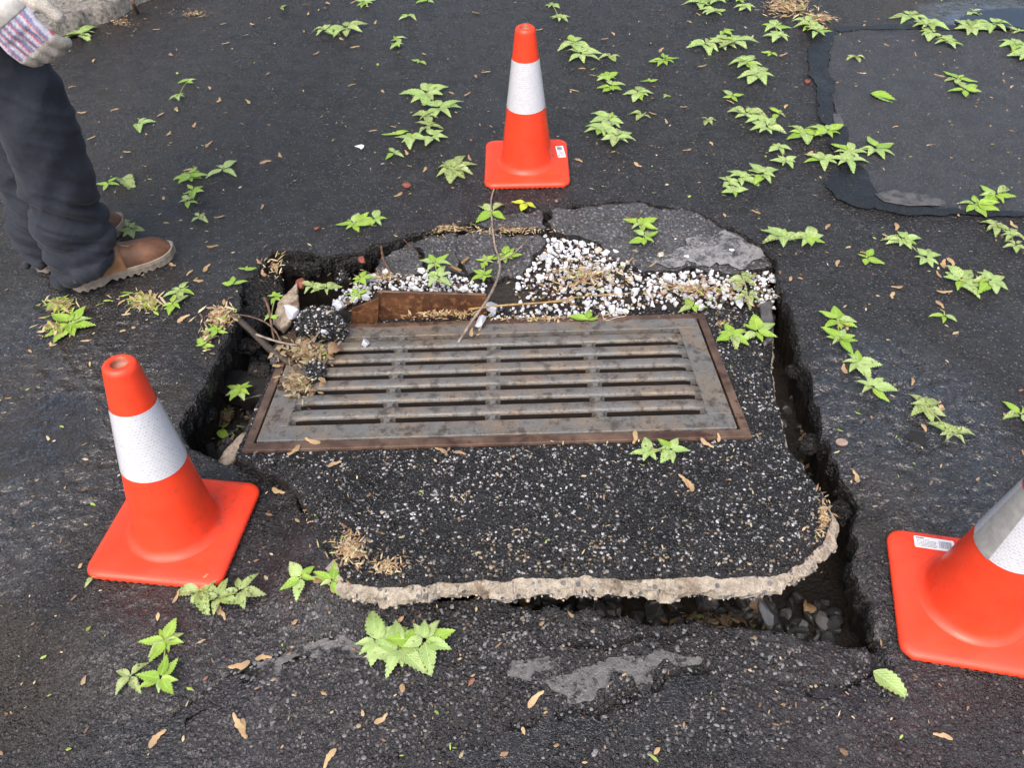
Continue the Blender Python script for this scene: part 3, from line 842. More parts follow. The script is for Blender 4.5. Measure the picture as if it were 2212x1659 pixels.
cross_me = mesh_from('crosspiece', _u, [tuple(int(_i[k]) for k in f) for f in mb.f], [MAT['iron']])
mb = MB(); fillet(mb, -.001, -SW, SW, 1, .001, -.03, zt - .001)
end_me = mb.mesh('slot_end', [MAT['iron']])
for i in range(7):
    for bu in BR: small('crosspiece', cross_me, bu, ROW0 + i * PITCHV)
    small('slot_end', end_me, S0u, ROW0 + i * PITCHV); small('slot_end', end_me, S1u, ROW0 + i * PITCHV, True)

# ------------------------------------------------------------------ helpers for placing on other surfaces
def at_y(px, py, Y):
    d = ray(px, py); t = Y / d[1]
    return d * t + np.array([0, 0, CAM_H])
def surf_pt(px, py, surf, dz=0.0):
    if surf == 'r': return road_pt(px, py, dz)
    if surf == 's': return slab_pt(px, py, dz + .004)
    if surf == 'b': return bed_pt(px, py, dz + .026)
    if surf == 'p': return pit_pt(px, py, dz + .01)
    if surf == 'c': return on_plane(px, py, chunk_z(py) + dz)
    return on_plane(px, py, float(surf) + dz)
def chunk_z(py): return -.008 - .032 * (py - 440.) / 150.

# ------------------------------------------------------------------ traffic cones
def lathe(prof, n=48):
    V = []; F = []; uv = []
    for (r, z) in prof:
        for k in range(n): V.append((r * cos(2 * pi * k / n), r * sin(2 * pi * k / n), z))
    for i in range(len(prof) - 1):
        for k in range(n): F.append((i * n + k, i * n + (k + 1) % n, (i + 1) * n + (k + 1) % n, (i + 1) * n + k))
    return V, F
CH, CRT, CRB, CB, CT = .456, .0285, .0845, .1365, .020
def crad(z): return CRB + (CRT - CRB) * (z - CT) / (CH - CT)
prof = [(CRB + .014, CT + .0005), (CRB + .009, CT + .002), (CRB + .0045, CT + .006), (crad(CT + .012) + .001, CT + .012)] + [(crad(h), h) for h in np.linspace(CT + .02, CH - .012, 14)]
prof += [(crad(CH - .008), CH - .008), (crad(CH) - .0015, CH - .003), (crad(CH) - .005, CH), (.0155, CH), (.0145, CH - .003)]
V, F = lathe(prof)
cone_body = mesh_from('cone_body', V, F, [MAT['cone']], None, True)
V, F = lathe([(.0145, CH - .003), (.0146, CH - .010), (.0135, CH - .0125), (.0005, CH - .013)])
cone_in = mesh_from('hollow', V, F, [MAT['hollow']], None, True)
def rsq(b, r, n=8):
    out = []
    for (sx, sy, a0) in ((1, 1, 0), (-1, 1, 90), (-1, -1, 180), (1, -1, 270)):
        for k in range(n + 1):
            a = radians(a0 + 90 * k / n)
            out.append((sx * (b - r) + r * cos(a), sy * (b - r) + r * sin(a)))
    return out
mb = MB()
def dense(P, step=.004):
    out = []
    for i in range(len(P)):
        a, b_ = np.array(P[i]), np.array(P[(i + 1) % len(P)]); k = max(1, int(np.linalg.norm(b_ - a) / step))
        out += [tuple(a + (b_ - a) * j / k) for j in range(k)]
    return out
ring_o = dense(rsq(CB, .030)); nr_ = len(ring_o)
def scaled(P, off): 
    P = np.array(P); return P * (1 - off / CB)
rings = []
rings.append([(p[0], p[1], .000 + (.0030 if (i // 2) % 2 else 0)) for i, p in enumerate(scaled(ring_o, .001))])
rings.append([(p[0], p[1], .008) for p in scaled(ring_o, -.001)])
rings.append([(p[0], p[1], .013) for p in scaled(ring_o, .001)])
rings.append([(p[0], p[1], .0165) for p in scaled(ring_o, .006)])
rings.append([(p[0], p[1], .0180) for p in scaled(ring_o, .014)])
rings.append([(p[0], p[1], .0188) for p in scaled(ring_o, .020)])
rings.append([(p[0], p[1], CT) for p in scaled(ring_o, .030)])
mb.rings(rings, cap0=False, cap1=True)
cone_base = mb.mesh('cone_base', [MAT['cone']], True)
ZB0, ZB1 = .215, .366
nb = 64
V = []; F = []; UV = []
for i, h in enumerate(np.linspace(ZB0, ZB1, 8)):
    for k in range(nb + 1):
        a = 2 * pi * k / nb
        r = crad(h) + .0012
        V.append((r * cos(a), r * sin(a), h)); UV.append((a * crad(.29), h))
for i in range(7):
    for k in range(nb): F.append((i * (nb + 1) + k, i * (nb + 1) + k + 1, (i + 1) * (nb + 1) + k + 1, (i + 1) * (nb + 1) + k))
band_me = mesh_from('reflective_band', V, F, [MAT['band']], None, True)
uvl = band_me.uv_layers.new(name='UVMap')
for lp in band_me.loops: uvl.data[lp.index].uv = UV[lp.vertex_index]
def seam_mesh(a0, a1):
    V = []; F = []
    n = 6
    for h in np.linspace(ZB0 - .001, ZB1 + .001, 6):
        for k in range(n + 1):
            a = a0 + (a1 - a0) * k / n; r = crad(h) + .0026
            V.append((r * cos(a), r * sin(a), h))
    for i in range(5):
        for k in range(n): F.append((i * (n + 1) + k, i * (n + 1) + k + 1, (i + 1) * (n + 1) + k + 1, (i + 1) * (n + 1) + k))
    return mesh_from('band_overlap', V, F, [MAT['seam']], None, True)
def sticker(parent, cx, cy, L, W, ang, seed):
    P = []
    for (sx, sy, a0) in ((1, 1, 0), (-1, 1, 90), (-1, -1, 180), (1, -1, 270)):
        for k in range(4):
            a = radians(a0 + 30 * k); P.append((sx * (L / 2 - .003) + .003 * cos(a), sy * (W / 2 - .003) + .003 * sin(a)))
    mb = MB(); mb.rings([[(p[0], p[1], 0) for p in P], [(p[0], p[1], .0006) for p in P]])
    o = mb.build('label_sticker', [MAT['sticker']], parent)
    o.location = (cx, cy, CT + .0003); o.rotation_euler = (0, 0, ang)
    r = random.Random(seed)
    mb = MB()
    x = L * .12
    while x < L * .42:                                   # bar code
        w = r.choice([.0005, .0009, .0014]); mb.box(x, x + w, -W * .30, W * .32, .0007, .0009); x += w + r.choice([.0006, .001, .0014])
    for j in range(6):                                   # small print
        yy = W * (.26 - .12 * j); xx = -L * .44
        while xx < L * (.02 if j else -.12):
            w = r.uniform(.0015, .0045); mb.box(xx, xx + w, yy - .0006, yy + .0006, .0007, .0009); xx += w + .0009
    mb.box(-L * .46, -L * .24, W * .33, W * .42, .0007, .0009)
    tag(mb.build('print', [MAT['print']], o), kind='stuff')
for c in CONES:
    x, y = c['xy']
    t = thing('traffic_cone', c['label'], 'traffic cone', (0, 0, 0), group='orange traffic cones round the hole')
    t.matrix_world = Matrix.Translation((x, y, float(gz(x, y)) + .0015)) @ c['R'].to_4x4()
    link('body', cone_body, t); link('base', cone_base, t); link('hollow', cone_in, t); link('reflective_band', band_me, t)
    if c['sticker']:
        sx, sy, mode = c['sticker']
        if mode == 0: sticker(t, .113, .045, .070, .026, radians(96), 3)
        else:
            sticker(t, -.052, .108, .074, .026, radians(-1), 4)
            link('band_overlap', seam_mesh(radians(176), radians(222)), t)

# ------------------------------------------------------------------ silt bed and broken pavement behind the grate
def poly_sheet(P, step, zf, prof, mats, jit=.006, seed=0, freq=30., bumpy=.004, name='x', smooth=True, outfn=None):
    PP = resample(P, step * .9, jit, seed, freq)
    lo, hi = PP.min(0), PP.max(0)
    XY, Q, rim = sheet(np.arange(lo[0] - step, hi[0] + 2 * step, step), np.arange(lo[1] - step, hi[1] + 2 * step, step), PP)
    z = zf(XY[:, 0], XY[:, 1]) + bumpy * fbm(XY[:, 0] * 22, XY[:, 1] * 22, seed + 3, 4)
    V = np.column_stack([XY, z])
    if prof: V, Q, mi = skirt(V, Q, rim, prof, outfn)
    else: mi = np.zeros(len(Q), int)
    return mesh_from(name, V, Q, mats, mi, smooth), PP
BEDP = [road_pt(*p)[:2] for p in [(700, 640), (770, 585), (850, 540), (900, 515), (1040, 475), (1180, 455), (1400, 445), (1560, 490), (1668, 556), (1686, 650)]] + [np.array([.74, 1.66]), np.array([.45, 1.655]), np.array([-.40, 1.665])]
me, bedpoly = poly_sheet(BEDP, .010, lambda x, y: bed_z(x, y) - .004, [(.0, .03, .01, 0), (-.01, .15, .02, 0)], [MAT['soil']], .008, 4, name='silt_bed', bumpy=.010)
tag(link('silt_bed', me), kind='structure')
CHUNKS = [
    ('broad broken asphalt plate behind the white gravel, cracked along its far edge', [(1184, 456), (1270, 444), (1390, 440), (1440, 451), (1500, 460), (1560, 486), (1603, 507), (1643, 536), (1665, 555), (1668, 577), (1600, 590), (1500, 580), (1400, 588), (1345, 562), (1292, 528), (1238, 503), (1188, 498)], 1),
    ('small broken asphalt plate just in front of the rear cone', [(1046, 470), (1100, 460), (1168, 458), (1176, 494), (1120, 499), (1062, 495), (1038, 486)], 2),
    ('dark sunken asphalt piece under the leafy twig', [(990, 506), (1040, 500), (1085, 507), (1160, 507), (1178, 520), (1150, 560), (1122, 594), (1060, 604), (1008, 590), (985, 548)], 3),
    ('triangular sunken asphalt piece left of the leafy twig', [(892, 520), (935, 503), (982, 505), (984, 548), (1002, 588), (940, 585), (918, 560)], 4),
    ('low wedge of asphalt at the left end of the gravel strip', [(812, 565), (850, 540), (886, 522), (910, 560), (922, 590), (880, 598), (824, 592)], 5),
]
CHUNKS += [
    ('sloping slump of asphalt under the broken road edge, back left', [(593, 547, -.006), (660, 549, -.006), (730, 554, -.006), (792, 540, -.008), (776, 566, -.05), (724, 590, -.072), (650, 594, -.075), (600, 588, -.07), (568, 596, -.05), (560, 582, -.02)], 6),
    ('crumbling asphalt rim slumped into the left hole', [(530, 606, -.012), (566, 592, -.03), (600, 594, -.055), (604, 632, -.06), (578, 655, -.06), (560, 700, -.075), (528, 712, -.07), (512, 690, -.03), (524, 640, -.012)], 7),
]
for lab, P, sd in CHUNKS:
    W = np.array([on_plane(p[0], p[1], p[2] if len(p) > 2 else chunk_z(p[1])) for p in P])
    A = np.column_stack([W[:, :2], np.ones(len(W))]); co = np.linalg.lstsq(A, W[:, 2], rcond=None)[0]
    me, pp = poly_sheet(W[:, :2], .006, lambda x, y: co[0] * x + co[1] * y + co[2], [(.003, .006, .004, 1), (.004, .02, .006, 1), (-.004, .05, .008, 1)], [MAT['asph_edge'] if sd > 5 else MAT['chunk'], MAT['asph_edge']], .014, sd * 7, 30., .016 if sd > 5 else .007, 'asphalt_plate')
    tag(link('asphalt_plate', me), lab, 'asphalt piece', 'broken asphalt plates behind the grate')

# ------------------------------------------------------------------ white marble chips
def rock_mesh(name, seed, mat, sub=2, cuts=9, rough=.06, flat=1.0, tight=0.0):
    r = random.Random(seed); bm = bmesh.new(); bmesh.ops.create_icosphere(bm, subdivisions=sub, radius=1)
    planes = []
    for _ in range(cuts):
        n = Vector((r.gauss(0, 1), r.gauss(0, 1), r.gauss(0, 1))).normalized(); planes.append((n, r.uniform(.55 - tight, .85 - tight)))
    for v in bm.verts:
        for n, d in planes:
            k = v.co.dot(n)
            if k > d: v.co -= n * (k - d)
        v.co *= 1 + r.uniform(-rough, rough)
        v.co.z *= flat
    me = bpy.data.meshes.new(name); bm.to_mesh(me); bm.free(); me.materials.append(mat)
    return me
CHIP = [rock_mesh('marble_chip', 100 + i, MAT['marble'], 1, 9, .04, tight=.16) for i in range(12)]
GP = [np.array([bed_pt(*p)[:2] for p in poly]) for poly in (
    [(1118, 612), (1150, 575), (1185, 518), (1240, 512), (1290, 534), (1345, 568), (1395, 592), (1500, 588), (1600, 594), (1682, 590), (1688, 640), (1655, 668), (1600, 652), (1560, 668), (1490, 676), (1440, 655), (1330, 684), (1240, 660), (1200, 650), (1110, 650)],
    [(722, 655), (788, 602), (830, 592), (900, 600), (1000, 602), (1052, 622), (1052, 636), (815, 629), (800, 650), (745, 668)],
    [(1060, 672), (1110, 662), (1250, 662), (1330, 672), (1320, 690), (1200, 692), (1080, 694), (1040, 700)])]
chips = []
def try_chips(P, n, smin, smax, power, zone=0):
    tries = 0
    while n > 0 and tries < 60000:
        tries += 1
        s = smin + (smax - smin) * random.random() ** power
        q = RNG.uniform(P.min(0), P.max(0))
        q = q + RNG.normal(0, .010, 2) * (RNG.uniform() < .3)
        if not inside(P, q[:1], q[1:])[0] and RNG.uniform() < .93: continue
        if vnoise(q[0] * 22, q[1] * 22, 66) < .30: continue
        if any((c[0] - q[0]) ** 2 + (c[1] - q[1]) ** 2 < (.66 * (c[2] + s)) ** 2 for c in chips): continue
        chips.append((q[0], q[1], s, zone)); n -= 1
try_chips(GP[0], 30, .014, .020, 1); try_chips(GP[0], 168, .008, .014, 1.2)
try_chips(GP[1], 10, .011, .017, 1, 1); try_chips(GP[1], 66, .006, .011, 1.2, 1)
try_chips(GP[2], 26, .006, .011, 1.2, 2)
for i, (x, y, s, zone) in enumerate(chips):
    where = ['in the gravel mound right of the leafy twig' if x < .36 else 'in the right stretch of gravel beside the road edge', 'in the left stretch of gravel behind the rusty plate', 'in the thin row against the back rim of the grate'][zone]
    CL = ('large' if s > .0135 else 'small') + ' white marble chip ' + where
    o = link('marble_chip', CHIP[i % 12], None, (x, y, float(bed_z(x, y)) + s * .55 + .004), (random.uniform(0, 6), random.uniform(0, 6), random.uniform(0, 6)))
    o.scale = (s * random.uniform(.95, 1.7), s * random.uniform(.8, 1.15), s * random.uniform(.7, 1.0))
    tag(o, CL, 'stone', 'white chips ' + where)
qs = np.vstack([scatter_in(GP[0], 1500), scatter_in(GP[1], 520), scatter_in(GP[2], 160)])
u = RNG.uniform(0, 1, len(qs))
cl = np.where(u[:, None] < .55, np.array([.62, .64, .67]) * RNG.uniform(.75, 1.1, (len(qs), 1)), np.where(u[:, None] < .80, np.array([.05, .05, .055]), np.array([.17, .105, .06])))
fine_g = pebbles('fine_gravel', np.column_stack([qs, bed_z(qs[:, 0], qs[:, 1]) + RNG.uniform(.002, .010, len(qs))]), RNG.uniform(.0026, .0068, len(qs)), .8, cl, MAT['grit'])
tag(fine_g, 'fine white and dark gravel between the marble chips', 'gravel')
for (px, py, s, surf, lab) in [
    (790, 742, .0165, -.048, 'single white stone lying on the grate bars, near its back left'),
    (1040, 692, .018, -.05, 'white stone beside the lower end of the leafy twig'),
    (1066, 665, .021, -.045, 'biggest white stone right of the rusty plate'),
    (797, 600, .018, -.03, 'large white stone at the left end of the gravel strip'),
    (630, 674, .022, -.02, 'blue-white broken stone leaning on the asphalt lump'),
    (735, 660, .018, -.03, 'white stone at the right end of the asphalt lump'),
    (702, 717, .010, .012, 'small round white pebble stuck on the asphalt lump')]:
    p = on_plane(px, py, float(surf) + s * .5)
    o = link('white_stone', rock_mesh('white_stone', int(px), MAT['marble2'], 2, 11, .025, tight=.2), None, p, (.3, .2, px % 7)); o.scale = (s * 1.45, s * 1.15, s * .95)
    tag(o, lab, 'stone')

# ------------------------------------------------------------------ rusty plate behind the grate
YP = 1.693
pl = thing('rusty_plate', 'brown rusty steel plate standing behind the grate, holding back gravel', 'steel plate')
def slabby(P, th, name, mat, parent):
    """upright sheet through the given points, with thickness towards +y"""
    mb = MB(); n = len(P)
    mb.rings([[tuple(p) for p in P], [(p[0], p[1] + th, p[2]) for p in P]])
    return mb.build(name, [mat], parent)
slabby([at_y(812, 699, YP), at_y(1052, 694, YP), at_y(1050, 638, YP), at_y(815, 631, YP)], .006, 'plate', MAT['rust'], pl)
slabby([at_y(757, 702, YP - .012), at_y(816, 700, YP - .012), at_y(818, 645, YP - .012), at_y(760, 668, YP - .012)], .006, 'side_flange', MAT['rust'], pl)
a, b_ = at_y(815, 631, YP), at_y(1050, 638, YP)
mb = MB(); mb.tube([a + [0, .003, .0008], b_ + [0, .003, .0008]], .0036, 6); mb.build('rolled_edge', [MAT['rust_edge']], pl)

MAT['mould'] = mat_simple('leaf_mould', (.030, .019, .011), (.10, .065, .038), 70, .75, 1.0, .006, c3=(.15, .105, .065), s3=110)
MAT['darkbark'] = mat_simple('wet_dark_bark', (.022, .018, .014), (.060, .048, .036), 40, .6, .8, .004)
# ------------------------------------------------------------------ lumps, stones and rubbish in and round the opening
def lump(name, px, py, z, sx, sy, sz, label, mat, seed, grit=0, cat='rubble', rot=0.):
    p = on_plane(px, py, z)
    t = thing(name, label, cat, p, (0, 0, rot))
    me = rock_mesh(name, seed, mat, 3, 10, .035)
    o = link('body', me, t); o.scale = (sx, sy, sz)
    if grit:
        V = np.array([v.co[:] for v in me.vertices]) * [sx, sy, sz]
        idx = RNG.integers(0, len(V), grit); a_ = RNG.integers(0, len(V), grit)
        q = V[idx] + RNG.normal(0, .003, (grit, 3)); q = q[q[:, 2] > -.2 * sz]
        pebbles('grit', q, RNG.uniform(.0022, .0048, len(q)), .8, grey_cols(len(q), .25, .5, .72, .01, .025, .03), MAT['grit'], t)
    return t
lump('asphalt_lump', 700, 702, -.035, .074, .072, .052, 'thick gritty asphalt lump on the back left corner of the grate', MAT['slab_top'], 3, 2200, 'asphalt piece')
lump('mould_clod', 655, 772, -.045, .050, .040, .022, 'brown clod of leaf mould between the two asphalt lumps', MAT['mould'], 21, 0, 'soil clod')
lump('mould_clod', 628, 836, -.022, .034, .036, .016, 'brown clod of mould on the left rim of the grate', MAT['mould'], 22, 0, 'soil clod')
for k_, (px_, py_, z_, s_, lb_) in enumerate([(520, 745, -.12, .05, 'big dark asphalt block at the back of the left hole'), (470, 800, -.14, .035, 'asphalt block against the left wall of the hole'), (560, 800, -.13, .04, 'asphalt block half under the thick branch'), (440, 900, -.12, .03, 'small asphalt block low on the left wall of the hole'), (1718, 800, -.10, .026, 'asphalt crumb wedged in the right gap level with the bars'), (1752, 960, -.09, .03, 'asphalt crumb wedged in the right gap near the slab corner'), (1815, 1110, -.06, .03, 'asphalt crumb wedged at the narrow bend of the right gap'), (1850, 1240, -.10, .035, 'asphalt block under the broken edge left of the right cone')]):
    lump('asphalt_lump', px_, py_, z_, s_ * 1.2, s_, s_ * .8, lb_, MAT['asph_edge'], 70 + k_, 0, 'asphalt piece', k_ * 1.3)
lump('mould_clod', 625, 740, -.05, .045, .035, .025, 'dark clod of mould behind the thick branch', MAT['mould'], 23, 0, 'soil clod')
lump('asphalt_lump', 682, 804, -.012, .032, .034, .026, 'fist-sized asphalt lump lying on the left end of the grate bars', MAT['slab_top'], 5, 260, 'asphalt piece')
lump('asphalt_lump', 742, 603, -.03, .026, .02, .022, 'dark asphalt crumb under the overhanging road edge', MAT['asph_edge'], 6, 60, 'asphalt piece')
def flat_piece(name, P, z, th, mat, label, cat, seed, tilt=None, jit=.006):
    W = np.array([on_plane(p[0], p[1], p[2] if len(p) > 2 else z) for p in P])
    A = np.column_stack([W[:, :2], np.ones(len(W))]); co = np.linalg.lstsq(A, W[:, 2], rcond=None)[0]
    me, pp = poly_sheet(W[:, :2], .006, lambda x, y: co[0] * x + co[1] * y + co[2], [(.002, .004, .003, 0), (.0, th * .5, .004, 0), (-.006, th, .005, 0)], [mat], jit, seed, 40., .006, name)
    return tag(link(name, me), label, cat)
flat_piece('mortar_piece', [(603, 655), (638, 614, .0), (642, 650, .0), (632, 690), (610, 712, -.05), (594, 700, -.05), (590, 680)], -.025, .03, MAT['tan_conc'], 'pale tan mortar slab standing against the asphalt lump', 'mortar', 61)
flat_piece('mortar_piece', [(528, 933), (545, 940), (520, 970), (492, 1005), (470, 996), (492, 965)], -.045, .03, MAT['tan_conc'], 'tan concrete sliver poking out below the left front corner of the grate', 'mortar', 62)
flat_piece('concrete_chip', [(1642, 655), (1665, 648), (1672, 690), (1668, 735), (1655, 745), (1648, 700)], -.04, .03, MAT['dusty'], 'grey concrete chip at the right end of the gravel strip', 'concrete chip', 63)
flat_piece('stone_piece', [(482, 800), (515, 797), (560, 815), (600, 818), (596, 848), (520, 862), (474, 846)], -.135, .05, MAT['blackplastic'], 'smooth dark slab of pipe lying deep in the left hole', 'pipe', 64, jit=.002)
ROCK = [rock_mesh('dark_stone', 300 + i, MAT['darkstone'], 2, 10, .03, .8, .08) for i in range(6)]
def stone_field(px0, px1, py0, py1, n, s0, s1, label, group, seed):
    r = random.Random(seed)
    for i in range(n):
        p = pit_pt(r.uniform(px0, px1), r.uniform(py0, py1)); s = r.uniform(s0, s1)
        o = link('dark_stone', ROCK[i % 6], None, (p[0], p[1], float(pit_z(p[0], p[1])) + s * .3), (r.uniform(0, 6), r.uniform(0, 6), r.uniform(0, 6))); o.scale = (s * 1.2, s, s * .8)
        tag(o, label, 'stone', group)
stone_field(415, 560, 870, 985, 46, .010, .026, 'dark angular stone on the floor of the left hole', 'stones in the left hole', 1)
stone_field(505, 640, 680, 790, 26, .012, .030, 'dark stone at the back of the left hole', 'stones at the back of the left hole', 2)
stone_field(1080, 1880, 1295, 1385, 120, .010, .028, 'dark stone under the lifted front edge of the slab', 'stones under the slab front', 3)
stone_field(1690, 1790, 700, 1050, 26, .010, .022, 'dark stone down in the gap along the right of the slab', 'stones in the right gap', 4)
stone_field(640, 800, 590, 640, 16, .010, .02, 'dark stone under the overhanging road edge', 'stones under the road edge', 5)
# red bits
for (px, py, s, surf, lab) in [(879, 399, .014, 'r', 'oval brick-red pebble on the road left of the rear cone'), (1744, 175, .012, 'r', 'brick-red pebble by the tar strip at upper right'), (650, 612, .019, -.015, 'round red brick bit on top of the mortar slab'), (782, 562, .015, -.01, 'knobbly red brick bit under the broken road edge'), (684, 493, .008, 'r', 'small orange-red crumb on the road above the broken edge'), (1360, 470, .006, 'c', 'tiny red crumb on the cracked asphalt plate')]:
    p = surf_pt(px, py, surf, s * .4)
    o = link('red_pebble', rock_mesh('red_pebble', int(px), MAT['redstone'], 2, 6, .03), None, p, (0, 0, px % 3)); o.scale = (s * 1.2, s * .9, s * .6)
    tag(o, lab, 'pebble')
# sticks
def stick(name, pts, r0, r1, mat, label, cat='twig', n=7, parent=None):
    P = [Vector(surf_pt(p[0], p[1], p[2], p[3] if len(p) > 3 else r0)) for p in pts]
    # smooth through the points
    Q_ = []
    for i in range(len(P) - 1):
        a = P[max(i - 1, 0)]; b = P[i]; c = P[i + 1]; d = P[min(i + 2, len(P) - 1)]
        for k in range(5):
            t = k / 5; Q_.append(.5 * ((2 * b) + (c - a) * t + (2 * a - 5 * b + 4 * c - d) * t * t + (3 * b - a - 3 * c + d) * t ** 3))
    Q_.append(P[-1])
    mb = MB(); m = len(Q_)
    mb.tube(Q_, [r0 + (r1 - r0) * i / (m - 1) * 1.0 + .0004 * math.sin(i * 2.1) for i in range(m)], n)
    o = mb.build(name, [mat], parent, True)
    if parent is None: tag(o, label, cat)
    return o
tw = thing('leafy_twig', 'long bare grey twig running from the rear cone down onto the grate', 'twig')
stick('twig_stem', [(1068, 406, 'r'), (1061, 432, 'r'), (1062, 470, 'c', .008), (1069, 530, 'c', .012), (1079, 562, 'c', .018), (1076, 598, -.02, .014), (1052, 648, .012, 0), (1022, 690, -.03, 0), (990, 740, -.046, 0)], .0026, .0042, MAT['greytwig'], '', parent=tw)
stick('side_shoot', [(1079, 562, 'c', .018), (1108, 548, 'c', .02), (1142, 516, 'c', .016)], .0028, .0014, MAT['greytwig'], '', parent=tw)
stick('log', [(498, 676, 'r', .008), (540, 712, -.02, 0), (590, 760, -.03, 0), (636, 790, -.038, 0)], .008, .0115, MAT['darkbark'], 'thick dark branch bridging the back of the left hole', 'branch', 8)
stick('twig', [(474, 682, 'r', .006), (520, 680, 'r', .012), (565, 692, .01), (592, 712, -.01), (607, 738, -.03)], .0018, .0025, MAT['twig'], 'thin reddish twig arching over the left hole')
stick('twig', [(553, 722, -.005), (590, 735, -.01), (630, 744, -.015), (662, 743, -.01), (682, 728, .0), (690, 714, .006)], .0034, .002, MAT['greytwig'], 'pale grey twig with a forked end beside the asphalt lump')
stick('twig', [(737, 737, -.03), (712, 768, -.035), (690, 800, -.03)], .0042, .0036, MAT['greytwig'], 'short grey stick lying across the left end of the grate bars')
stick('twig', [(571, 643, 'r', .004), (580, 665, -.01), (586, 700, -.03), (592, 735, -.05)], .004, .003, MAT['twig'], 'brown stick with an orange broken end standing in the left hole')
stick('twig', [(823, 530, 'c', .01), (828, 560, 'c', .012), (838, 578, 'c', .010), (848, 596, 'c', .012)], .004, .0026, MAT['twig'], 'short knobbly brown twig on the asphalt wedge')
stick('twig', [(870, 515, 'c', .012), (895, 540, 'c', .012), (908, 554, 'c', .010)], .0014, .001, MAT['twig'], 'hair-thin brown twig on the triangular asphalt piece')
stick('twig', [(1385, 490, 'c', .006), (1376, 475, 'c', .008), (1390, 458, 'c', .008)], .0018, .0012, MAT['twig'], 'little pink-brown stem of the sprig on the broad asphalt plate')
stick('wood_strip', [(1012, 668, -.03, .004), (1080, 660, -.03, .006), (1150, 655, -.03, .008), (1220, 650, -.03, .010)], .0036, .0024, MAT['wood'], 'yellow-brown wood splinter lying along the front of the gravel', 'splinter')
stick('wood_strip', [(1170, 655, -.03, .012), (1260, 640, -.03, .014), (1370, 632, -.03, .014)], .0022, .0014, MAT['wood'], 'thin brown splinter across the middle of the gravel', 'splinter')
for k, (px, py, a_) in enumerate([(1005, 562, 60), (985, 580, -30)]):
    p = surf_pt(px, py, 'c', .010); mb = MB(); mb.box(-.018, .018, -.0035, .0035, -.002, .002)
    o = mb.build('wood_chip', [MAT['wood']]); o.location = p; o.rotation_euler = (0, .1, radians(a_)); tag(o, ['orange wood chip on the dark sunken asphalt piece', 'brown wood chip at the edge of the dark sunken asphalt piece'][k], 'wood chip')
# loop of pale rubber, white litter, disc, black shard, bottle piece
def loop(pts, r, mat, name, label, cat):
    P = [Vector(surf_pt(*p)) for p in pts]; Q_ = []
    n = len(P)
    for i in range(n):
        a, b, c, d = P[i - 1], P[i], P[(i + 1) % n], P[(i + 2) % n]
        for k in range(4):
            t = k / 4; Q_.append(.5 * ((2 * b) + (c - a) * t + (2 * a - 5 * b + 4 * c - d) * t * t + (3 * b - a - 3 * c + d) * t ** 3))
    Q_.append(Q_[0]); mb = MB(); mb.tube(Q_, r, 6, cap=False); tag(mb.build(name, [mat], None, True), label, cat)
loop([(1302, 683, -.062, .0), (1318, 678, -.06, .0), (1345, 676, -.06, .0), (1352, 682, -.061, .0), (1330, 686, -.062, .0), (1312, 692, -.064, .0)], .0013, MAT['rubber'], 'rubber_band', 'pale stretched rubber loop on the back rim of the grate', 'rubber band')
def scrap(name, P, surf, th, mat, label, cat, dz=.004):
    W = [surf_pt(p[0], p[1], surf, dz + (p[2] if len(p) > 2 else 0)) for p in P]
    mb = MB(); mb.rings([[tuple(w) for w in W][::-1], [(w[0], w[1], w[2] + th) for w in W][::-1]]); return tag(mb.build(name, [mat]), label, cat)
scrap('paper_scrap', [(766, 316), (775, 314), (781, 312, .006), (787, 314), (785, 319), (780, 323, .004), (776, 319)], 'r', .0015, MAT['litterwhite'], 'crumpled white scrap of litter on the road left of the rear cone', 'litter')
p = road_pt(1818, 956, .002); mb = MB(); mb.rings([[(.0135 * cos(a), .0105 * sin(a), z_) for a in np.linspace(0, 2 * pi, 17)[:-1]] for z_ in (0, .0018)])
o = mb.build('disc', [MAT['penny']]); o.location = p; tag(o, 'small flat tan disc on the wet road right of the gap', 'disc')
scrap('plastic_shard', [(1952, 945), (1968, 930), (1998, 938), (2002, 966), (1985, 960)], 'r', .002, MAT['blackplastic'], 'black plastic shard under the wilted clump on the wet right side', 'plastic')
lump('bottle_piece', 1652, 1325, -.12, .016, .034, .014, 'grey crumpled clear plastic piece under the slab front edge', MAT['bottle'], 12, 0, 'plastic', .2)
lump('bottle_piece', 612, 765, -.13, .05, .035, .02, 'shiny dark crumpled plastic at the back of the left hole', MAT['bottle'], 13, 0, 'plastic', .5)

# ------------------------------------------------------------------ tar, films, patch, puddle, kerb
def film(name, P, dz, mat, seed, jit=.012, bumpy=.0012, freq=14.):
    W = np.array([road_pt(*p)[:2] for p in P])
    st = .012 if W[:, 1].max() > 2.6 else .007
    me, _ = poly_sheet(W, st, lambda x, y: gz(x, y) + dz, None, [mat], jit, seed, freq, bumpy, name)
    return tag(link(name, me, None), kind='structure')
film('road_patch', [(1790, 75), (1900, 62), (2050, 70), (2230, 66), (2420, 60), (2500, 200), (2440, 470), (2212, 462), (2100, 462), (1960, 440), (1880, 415), (1840, 330), (1812, 260), (1790, 180)], .004, MAT['patch'], 81, .015)
film('tar_strip', [(1748, 72), (1800, 68), (1790, 120), (1796, 180), (1806, 240), (1832, 300), (1850, 360), (1888, 410), (1905, 448), (1870, 450), (1800, 430), (1772, 395), (1790, 370), (1815, 372), (1800, 320), (1778, 270), (1762, 210), (1748, 150)], .0075, MAT['tar2'], 82, .02)
film('tar_strip', [(1880, 420), (1950, 445), (2100, 462), (2230, 460), (2230, 470), (2120, 470), (1960, 468), (1890, 455)], .0078, MAT['tar2'], 83, .012)
